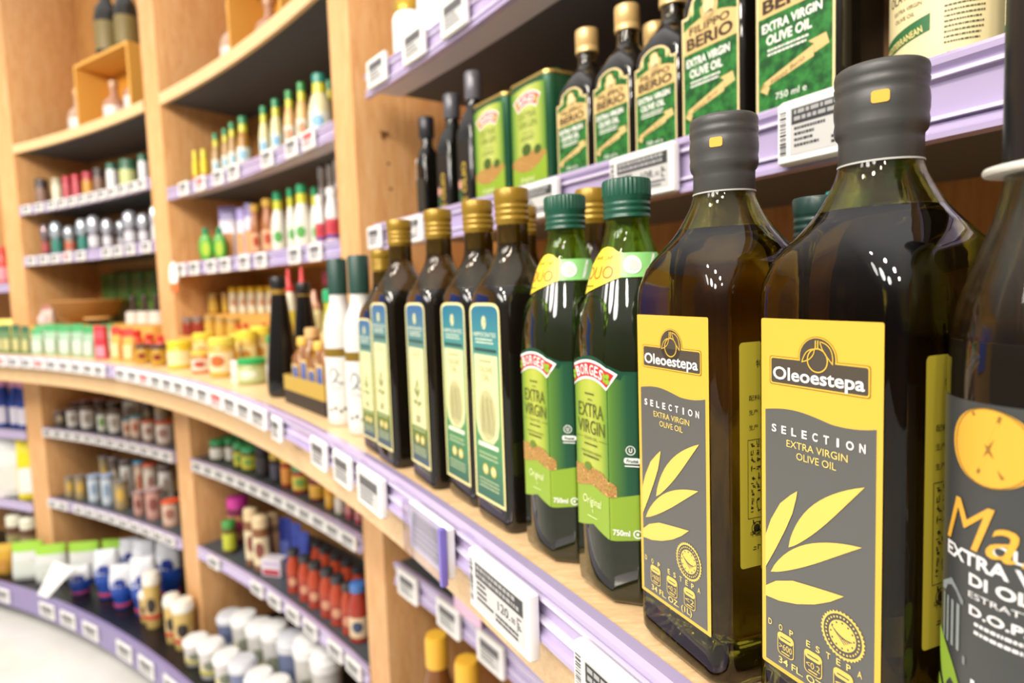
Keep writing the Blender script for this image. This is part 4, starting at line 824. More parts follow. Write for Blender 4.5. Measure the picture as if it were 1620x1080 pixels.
# ------------------------------------------------------------ goods further along: one builder per kind, sized to its place
PM = {}
def c(h, r=.4): return mat(h, r)
def band(L, z0, z1, R_, mats, extra=None):
    g = [(*STRIP([-R_ * 1.25 + 2.5 * R_ * i / 14 for i in range(15)], lambda u: z0, lambda u: z1), 0)]
    if len(mats) > 1: g.append((*ES(0, z0 + (z1 - z0) * .55, R_ * .55, (z1 - z0) * .28, 12), 1))
    if len(mats) > 2: g.append((*STRIP([-R_ * 1.25 + 2.5 * R_ * i / 14 for i in range(15)], lambda u: z0 + (z1 - z0) * .04, lambda u: z0 + (z1 - z0) * .2), 2))
    return g
def dim(h): return '#' + ''.join('%02x' % int(int(h[i:i + 2], 16) * .925) for i in (1, 3, 5))
def unit(shape, cols):
    """parts of a unit sized article: width 1, height 1 -> [(name, mesh)]"""
    k = (shape, cols)
    if k in PM: return PM[k]
    out = []; C_ = [c(dim(x), .3) for x in cols]
    def lathe(nm, pr, mt, ang=50, n=24): m = M(); m.lathe(pr, n); out.append((nm, m.mesh(nm, mt, ang)))
    def lab(z0, z1, R_, mats, nm='label'):
        b = M()
        for i, g in enumerate(band(None, z0, z1, R_, mats)):
            h = .006 + .006 * i; b.add([((R_ + h) * sin(u / R_), -(R_ + h) * cos(u / R_), v) for u, v in g[0]], g[1], g[2])
        out.append((nm, b.mesh(nm, mats, 60)))
    if shape == 'dress':
        lathe('body', [(.44, 0), (.5, .02), (.5, .46), (.46, .54), (.38, .64), (.28, .72), (.24, .80)], C_[0]); lathe('cap', [(.27, .86), (.30, .865), (.30, .985), (.26, 1)], C_[1])
        lathe('neck_band', [(.25, .70), (.31, .715), (.29, .855), (.25, .86)], C_[2]); lab(.10, .42, .5, C_[3:])
    elif shape == 'sauce':
        lathe('body', [(.44, 0), (.5, .02), (.5, .55), (.46, .64), (.34, .78), (.33, .86)], C_[0]); lathe('cap', [(.36, .86), (.40, .865), (.40, .985), (.36, 1)], C_[1]); lab(.10, .45, .5, C_[2:])
    elif shape == 'jar':
        lathe('body', [(.44, 0), (.5, .03), (.5, .72), (.46, .78), (.42, .82)], C_[0]); lathe('lid', [(.46, .79), (.49, .80), (.49, .97), (.45, 1)], C_[1], 40); lab(.14, .64, .5, C_[2:])
    elif shape == 'tube':
        lathe('body', [(.36, 0), (.42, .02), (.42, .30), (.42, .62), (.30, .70)], C_[0]); lathe('cap', [(.30, .70), (.34, .71), (.30, .98), (.26, 1)], C_[1]); lab(.05, .28, .42, C_[2:])
    elif shape == 'mill':
        lathe('body', [(.40, 0), (.46, .02), (.40, .30), (.34, .52)], C_[0]); lathe('dome_cap', [(.40, .52), (.46, .55), (.5, .64), (.49, .78), (.42, .90), (.26, .975), (.08, 1)], mat(cols[1], .22, .55)); lab(.08, .42, .425, C_[2:])
    elif shape == 'pepper':
        lathe('body', [(.5, 0), (.5, .04), (.46, .40), (.40, .42)], C_[0]); lathe('dark_head', [(.22, .42), (.24, .45), (.17, .70), (.20, .85), (.15, .98), (.05, 1)], C_[1])
    elif shape == 'squeeze':
        lathe('body', [(.46, 0), (.5, .02), (.5, .66), (.44, .74), (.34, .78)], C_[0]); lathe('nozzle', [(.36, .78), (.36, .83), (.2, .86), (.12, .98), (.07, 1)], C_[1]); lab(.16, .60, .5, C_[2:])
    elif shape == 'can':
        lathe('body', [(.47, 0), (.5, .02), (.47, .05), (.47, .93), (.5, .96)], C_[0]); lathe('lid', [(.5, .955), (.51, .965), (.50, .995), (.44, 1)], mat(cols[1], .3)); lab(.10, .86, .47, C_[2:])
    elif shape == 'tub':
        lathe('body', [(.42, 0), (.44, .02), (.48, .78)], C_[0]); lathe('lid', [(.49, .78), (.52, .79), (.52, .90), (.46, .93), (.44, .985), (.38, 1)], mat(cols[1], .3)); lab(.15, .66, .455, C_[2:])
    elif shape == 'disp':
        m = M(); m.loft([[(.48 * s * cos(a), y, .42 + .42 * s * sin(a)) for a in [2 * pi * i / 24 for i in range(24)]] for y, s in ((-.22, .55), (-.19, .85), (-.10, 1), (.10, 1), (.19, .85), (.22, .55))], flip=True); out.append(('body', m.mesh('body', C_[0], 60)))
        lathe('cap', [(.16, .82), (.2, .83), (.2, .96), (.1, 1)], C_[1]); m = M(); g = E(0, .40, .26, .22, 20); m.add([(u, -.224, v) for u, v in g[0]], g[1]); out.append(('label', m.mesh('label', C_[2], 0)))
    elif shape == 'pouch':
        pr = [(0, .46, .26), (.03, .5, .30), (.25, .5, .28), (.5, .49, .22), (.75, .48, .13), (.9, .47, .05), (1, .47, .012)]
        m = M(); m.loft([[(wx * (abs(cos(a)) ** .6) * (1 if cos(a) > 0 else -1), wy * sin(a) * (1 + .06 * sin(5 * a + z * 9)), z) for a in [2 * pi * i / 24 for i in range(24)]] for z, wx, wy in pr]); out.append(('bag', m.mesh('bag', C_[0], 60)))
        b = M(); b.add([(u, -.305 + .0 * u + max(0, v - .2) * .15, v) for u, v in RR(-.36, .12, .36, .52, .06)[0]], RR(-.36, .12, .36, .52, .06)[1]); out.append(('label', b.mesh('label', C_[1], 0)))
        b = M(); b.loft([[(.485 * (abs(cos(a)) ** .6) * (1 if cos(a) > 0 else -1), wy * sin(a), z) for a in [2 * pi * i / 24 for i in range(24)]] for z, wy in ((.76, .135), (.9, .06), (1.002, .018))]); out.append(('top_seal', b.mesh('top_seal', C_[2], 60)))
    elif shape == 'splash':     # tall pouch, white crumpled top over a blue body standing on a can shaped foot
        m = M(); m.loft([[(wx * cos(a), wy * sin(a), z) for a in [2 * pi * i / 24 for i in range(24)]] for z, wx, wy in ((0, .34, .34), (.02, .36, .36), (.28, .36, .36), (.30, .44, .38), (.55, .49, .36), (.62, .49, .34))]); out.append(('body', m.mesh('body', C_[0], 60)))
        m = M(); m.loft([[(wx * cos(a) * (1 + .05 * sin(7 * a)), wy * sin(a) * (1 + .08 * sin(6 * a)), z + (.03 * sin(6 * a) if i == 0 else 0)) for a in [2 * pi * j / 24 for j in range(24)]] for i, (z, wx, wy) in enumerate(((.52, .5, .37), (.72, .49, .32), (.90, .44, .18), (1, .42, .04)))]); out.append(('white_top', m.mesh('white_top', C_[1], 60)))
        lathe('foot_band', [(.36, .06), (.372, .065), (.372, .12), (.36, .125)], C_[2]); b = M(); g = RR(-.2, .56, .2, .72, .08); b.add([(u, -.40 + max(0, v - .6) * .2, v) for u, v in g[0]], g[1]); out.append(('label', b.mesh('label', C_[3], 0)))
    elif shape == 'box':
        m = M(); m.box(-.5, -.28, 0, .5, .28, 1, .012); out.append(('carton', m.mesh('carton', C_[0], 30)))
        for i, g in enumerate((R(-.42, .08, .42, .40), R(-.42, .62, .42, .86))):
            b = M(); b.add([(u, -.283, v) for u, v in g[0]], g[1]); out.append(('printed_panel', b.mesh('printed_panel', C_[min(i + 1, len(C_) - 1)], 0)))
    elif shape == 'round':
        lathe('body', [(.2, 0), (.40, .06), (.5, .25), (.5, .5), (.42, .7), (.3, .78)], C_[0]); lathe('lid', [(.34, .76), (.36, .78), (.36, .96), (.3, 1)], C_[1]); lab(.22, .52, .5, C_[2:])
    elif shape == 'cork':
        lathe('glass_body', [(.40, 0), (.5, .03), (.5, .45), (.42, .55), (.20, .64), (.17, .72), (.17, .86)], mat(cols[0], .08, 0, .6)); lathe('cork', [(.14, .84), (.2, .86), (.22, .99), (.18, 1)], C_[1]); lab(.1, .4, .5, C_[2:])
    PM[k] = out
    return out
STY = {
 'ytube': ('seasoning_tube', 'tube', 'slim yellow tube with orange foot', 'tube', ('#f0d62a', '#e8d52e', '#e2813a')),
 'dbrown': ('dressing_bottle', 'bottle', 'brown dressing bottle with green cap', 'dress', ('#b08a52', '#2f8f5a', '#dcd23a', '#e8e6d2', '#9cc6d6')),
 'dwide': ('dressing_bottle', 'bottle', 'broad amber dressing bottle with green cap', 'dress', ('#a9792a', '#2f8f5a', '#d8d43a', '#dfe6d8', '#8fc0d8')),
 'dcream': ('dressing_bottle', 'bottle', 'cream dressing bottle with green cap', 'dress', ('#e6dca4', '#2f9460', '#d9d63c', '#e6edd6', '#7fb6dc')),
 'dorange': ('dressing_bottle', 'bottle', 'peach coloured dressing bottle with green cap', 'dress', ('#e8b878', '#3a9a4e', '#d9d23a', '#efe6cf', '#d98a5a')),
 'dcreamw': ('dressing_bottle', 'bottle', 'largest cream dressing bottle beside the divider', 'dress', ('#e9e0b2', '#2f9480', '#dcd63c', '#eef0dc', '#7fb6dc')),
 'gdisp': ('sauce_dispenser', 'bottle', 'round green squeeze dispenser', 'disp', ('#4fae3e', '#1f9a6a', '#b8d848')),
 'ppouch': ('sauce_pouch', 'pouch', 'white and lilac sauce pouch', 'pouch', ('#e9e4f2', '#e8a86a', '#a99ad8')),
 'gold': ('sauce_bottle', 'bottle', 'brown sauce bottle with gold cap', 'sauce', ('#a8683a', '#c9a040', '#e2b088', '#b4502e')),
 'ranch': ('sauce_bottle', 'bottle', 'white sauce bottle with green cap', 'dress', ('#eceade', '#2aa06a', '#d6d83e', '#e9f0e0', '#5fae5a')),
 'ranchw': ('sauce_bottle', 'bottle', 'widest white sauce bottle with green cap', 'dress', ('#f0eee4', '#2aa06a', '#e0dc3e', '#eef2e6', '#5fae5a')),
 'rwhite': ('sauce_bottle', 'bottle', 'white bottle with red and blue label', 'sauce', ('#f2f1f0', '#f4f4f4', '#d4545c', '#c23a48', '#4a52a8')),
 'jdark': ('spice_jar', 'jar', 'dark spice jar', 'jar', ('#4a3a34', '#4c4440', '#8a6a5a')), 'jpale': ('spice_jar', 'jar', 'pale spice jar', 'jar', ('#d9cfae', '#b8b094', '#e9e2c6')),
 'jred': ('spice_jar', 'jar', 'red spice jar', 'jar', ('#b8384a', '#c43a4a', '#c9545e')), 'jredor': ('spice_jar', 'jar', 'red spice jar with orange label', 'jar', ('#b8503a', '#b8384a', '#d99a3a')),
 'jgreen': ('spice_jar', 'jar', 'white spice jar with green lid', 'jar', ('#dfe2e0', '#2f6a54', '#e8e8e8')), 'jgreenw': ('spice_jar', 'jar', 'broad green spice jar', 'jar', ('#4a7a5a', '#3a6a50', '#c9cf8a')),
 'mdark': ('spice_mill', 'spice mill', 'brown spice mill', 'mill', ('#6a3a3a', '#8a7a80', '#b85a5a')), 'mteal': ('spice_mill', 'spice mill', 'teal spice mill with silver cap', 'mill', ('#3f7a74', '#b8c4cc', '#3f8a7a')),
 'mclear': ('spice_mill', 'spice mill', 'clear spice mill with chilli pieces', 'mill', ('#b89a86', '#b0b6bc', '#c9705a')), 'mgrey': ('spice_mill', 'spice mill', 'grey spice mill with silver cap', 'mill', ('#8a8494', '#c4c8d2', '#e4e0e6')),
 'mwhite': ('spice_mill', 'spice mill', 'white spice mill beside the divider', 'mill', ('#e6e4ea', '#d9dce4', '#f0eef2')),
 'gsalad': ('salad_bag', 'bag', 'dark green herb bag', 'pouch', ('#6f8f62', '#c9c48a', '#3f6a4a')), 'gpouch': ('snack_bag', 'bag', 'pale green and white bag', 'pouch', ('#a9cbae', '#d2dfd0', '#4fa866')),
 'redbox': ('snack_box', 'box', 'narrow red box', 'box', ('#cf3f4a', '#e89aa8', '#e0606a')), 'redpack': ('snack_bag', 'bag', 'red and yellow bag', 'pouch', ('#e2b45a', '#e8d9a0', '#d8483a')),
 'ambjar': ('preserve_jar', 'jar', 'amber preserve jar with dark lid', 'jar', ('#b88a2a', '#5a4440', '#c8a23a', '#8a2a2a')), 'yjar': ('sauce_jar', 'jar', 'yellow sauce jar with pale label', 'jar', ('#e8c92a', '#f0d83a', '#f0e6b0')),
 'redround': ('sauce_bottle', 'bottle', 'red rounded sauce bottle', 'round', ('#e0502f', '#d83a2a', '#f0b83a')), 'redsauce': ('sauce_jar', 'jar', 'orange and white sauce jar', 'jar', ('#d9792f', '#e8c85a', '#ecdcc8', '#b8503a')),
 'cremjar': ('mayonnaise_jar', 'jar', 'large cream jar with yellow lid', 'jar', ('#d9b04a', '#e8d95a', '#efdcae', '#c8703a')), 'wbox': ('seasoning_box', 'box', 'white box beside the green lidded jar', 'box', ('#eeeeea', '#d9dcd6')),
 'greenjar': ('pickle_jar', 'jar', 'short jar with bright green lid at the counter edge', 'jar', ('#a9b06a', '#2fae5a', '#c4d6a0', '#f0ece0')), 'ycup': ('mayonnaise_jar', 'jar', 'yellow lidded cream jar in the second row', 'jar', ('#e0c060', '#f0dc4a', '#eedfa0', '#c8903a')),
 'darkamb': ('jam_jar', 'jar', 'dark red jam jar', 'jar', ('#8a4a1e', '#8a7a74', '#9a3a2a')), 'amb': ('jam_jar', 'jar', 'golden jam jar', 'jar', ('#c8942a', '#b89a5a', '#d9b04a')), 'redtop': ('seasoning_tube', 'tube', 'small red capped tube', 'tube', ('#e0b83a', '#c83a3a', '#e8d07a')),
 'ylid': ('mayonnaise_jar', 'jar', 'cream jar with bright yellow lid', 'jar', ('#f0e4b8', '#f0d02a', '#f4ead0', '#e0a87a')), 'clearb': ('sauce_bottle', 'bottle', 'slim bottle with white label behind the green lidded jar', 'sauce', ('#a9a27a', '#3aa060', '#ecebe6')),
 'squeezew': ('mayonnaise_bottle', 'bottle', 'white squeeze bottle with red nozzle', 'squeeze', ('#f2ead0', '#e84a4a', '#f0d84a', '#d84a3a')), 'squeezeo': ('sauce_bottle', 'bottle', 'orange squeeze bottle behind the cone bottle', 'squeeze', ('#e87a2a', '#f0e0c0', '#f0a84a')),
 'squeezey': ('mayonnaise_bottle', 'bottle', 'broad cream squeeze bottle with red band', 'squeeze', ('#f0dfa0', '#e8b090', '#f2e4b4', '#c84a3a')), 'darkb': ('soy_sauce_bottle', 'bottle', 'dark sauce bottle with red cap', 'sauce', ('#3a2a24', '#7a2a34', '#c8a83a')),
 'ydiag': ('sauce_bottle', 'bottle', 'yellow sauce bottle with green cap', 'sauce', ('#d9d03a', '#3ab87a', '#3a3428', '#e8dc6a')),
 'glid': ('pickle_jar', 'jar', 'pickle jar with green lid', 'jar', ('#5a5a34', '#2fa062', '#e8e4d8')), 'glidy': ('pickle_jar', 'jar', 'pickle jar with green lid and yellow label', 'jar', ('#5a6030', '#3aae6a', '#d9cf3a', '#7fb04a')),
 'blackj': ('sauce_jar', 'jar', 'black sauce jar', 'jar', ('#2a2628', '#232024', '#3a3436')), 'dyl': ('sauce_jar', 'jar', 'dark sauce jar with gold lid', 'jar', ('#3a302c', '#d9b83a', '#4a4a5a')), 'oylid': ('sauce_jar', 'jar', 'orange sauce jar with yellow lid', 'jar', ('#a8442a', '#f0c83a', '#e89a3a')),
 'redgl': ('sauce_jar', 'jar', 'red sauce jar with green lid', 'jar', ('#a83a2a', '#3aa062', '#e8c84a', '#7fb04a')), 'redyl': ('sauce_jar', 'jar', 'dark red sauce jar with yellow label', 'jar', ('#7a2a24', '#8a3a2a', '#e8b03a')), 'yel': ('sauce_jar', 'jar', 'yellow orange sauce jar', 'jar', ('#e8a02a', '#f0b03a', '#f0b84a')),
 'crem': ('sauce_jar', 'jar', 'cream sauce jar', 'jar', ('#e8d8b8', '#e0c080', '#f0e8dc')), 'pinkst': ('seasoning_tube', 'tube', 'pink striped seasoning tube', 'tube', ('#d98a8a', '#e8a888', '#b84a5a')),
 'ygreen': ('sauce_jar', 'jar', 'yellow and green sauce jar', 'jar', ('#6a5a2a', '#4aa04a', '#c8cf3a')), 'magenta': ('jam_jar', 'jar', 'tall jar with magenta lid', 'jar', ('#7a2a4a', '#d83aa0', '#c8905a', '#a8345a')), 'creamd': ('sauce_jar', 'jar', 'tall stacked jar with cream lid', 'jar', ('#8a5a3a', '#e8cfa0', '#e8d8b0', '#8a4a3a')),
 'brownj': ('sauce_jar', 'jar', 'tall brown sauce jar', 'jar', ('#8a6a4a', '#d9b88a', '#c8a078')), 'blueb': ('pasta_bag', 'bag', 'deep blue bag', 'pouch', ('#2f3f9a', '#6a7ac8', '#3a4aa8')), 'pbox': ('seasoning_box', 'box', 'white and pink box in front of blue bags', 'box', ('#e8dfe8', '#c83a4a', '#c8b8d8')),
 'rsauce': ('sauce_bottle', 'bottle', 'red sauce bottle with dark cap', 'sauce', ('#b8482a', '#3a3a3c', '#a83a2e', '#d9a07a')), 'rsauceb': ('sauce_bottle', 'bottle', 'red sauce bottle with blue and gold cap at the right end', 'sauce', ('#a83a2a', '#4a7ac0', '#e8d0a8', '#3a4a6a')),
 'wcan': ('food_tub', 'tub', 'white lidded tub', 'tub', ('#e6e3dc', '#f2f1ee', '#efe6b8', '#8a8f7a', '#c8c23a')), 'gcan': ('food_tub', 'tub', 'grey blue lidded tub', 'tub', ('#7a86a8', '#d4d6dc', '#dcdce0', '#5a6484')), 'figcan': ('noodle_tub', 'tub', 'yellow tub with red and black print', 'tub', ('#e0c070', '#ece8dc', '#e8c88a', '#3a302c', '#d8503a')),
 'tdark': ('food_tin', 'tin', 'dark tin', 'can', ('#5a4a44', '#9a8a8a', '#6a5a50', '#c8b898')), 'twhite': ('food_tin', 'tin', 'dark lidded tin with white label', 'can', ('#4a403a', '#8a7a78', '#e8e4dc', '#a89a8a')), 'tgreen': ('food_tin', 'tin', 'tin with white and green label', 'can', ('#5a5a44', '#8a8078', '#e4e4d4', '#7aa04a')),
 'cyanl': ('food_tin', 'tin', 'tin with bright blue lid', 'can', ('#b8907a', '#3ab0d8', '#e0c8b0', '#b86a4a')), 'redl': ('food_tin', 'tin', 'tin with orange red lid', 'can', ('#c8a08a', '#e0552f', '#e8dccc', '#a87a6a')), 'pinkl': ('food_tin', 'tin', 'tin with dull pink lid', 'can', ('#5a4844', '#c08a90', '#6a5a54', '#b8a090')),
 'tgold': ('food_tin', 'tin', 'dull gold tin', 'can', ('#8a7854', '#8a8480', '#a89468', '#d9b04a')), 'tblue': ('food_tin', 'tin', 'pale blue tin', 'can', ('#8a94a0', '#a8b8d8', '#c8d4dc', '#8aa0b8')), 'tred': ('food_tin', 'tin', 'dusty red tin', 'can', ('#a87a70', '#b89a98', '#c89a8c', '#8a4a44')), 'olid': ('food_tin', 'tin', 'tin with bright orange lid', 'can', ('#c89a80', '#f0582a', '#e0c0a8', '#a86a5a')),
 'gbag': ('chip_bag', 'bag', 'white bag with lime green top', 'pouch', ('#e6e8e2', '#dfe6dc', '#a8dc4a')), 'bluecan': ('milk_powder_pouch', 'pouch', 'blue and white pouch', 'splash', ('#2a55b8', '#eceef4', '#d8485a', '#2a3f9a')),
}
ROWN = {'dress_up': 'the upper dressing shelf', 'dress_low': 'the white sauce shelf', 'spice_up': 'the spice jar shelf', 'spice_low': 'the spice mill shelf', 'far_front': 'the far counter edge', 'far_front2': 'the far counter, behind', 'mid_front': 'the counter edge', 'mid_second': 'the counter',
 'mid_third': 'the middle riser step', 'mid_top': 'the top riser step', 'squeeze': 'the counter', 'sauce_up': 'the green lid shelf', 'sauce_low': 'the red sauce shelf', 'sauce_rear': 'the rear sauce row', 'fig': 'the base deck', 'tin_up': 'the dark tin shelf', 'tin_rear': "the dark tin shelf's rear",
 'tin_low': 'the blue tin shelf', 'tin_lowrear': "the blue tin shelf's rear", 'bagrow': 'the base deck', 'deck2': 'the base deck'}
PROTO = {}
def article(st, th, r, z, w_, h, label, group=None, yaw=None):
    nm, cat, desc, shape, cols = STY[st]
    yaw = random.uniform(-6, 6) + (32 if STY[st][3] in ('pouch', 'box') else 50) if yaw is None else yaw
    if st not in PROTO:
        o = thing(nm, label, cat, r, th, z + .0003, yaw, group, (w_, w_, h)); PROTO[st] = o
        for pn, me in unit(shape, cols): put(pn, me, o)
    else:
        o = copy_tree(PROTO[st], r, th, z + .0003, yaw, label, (w_, w_, h))
        if group: o['group'] = group
    return o
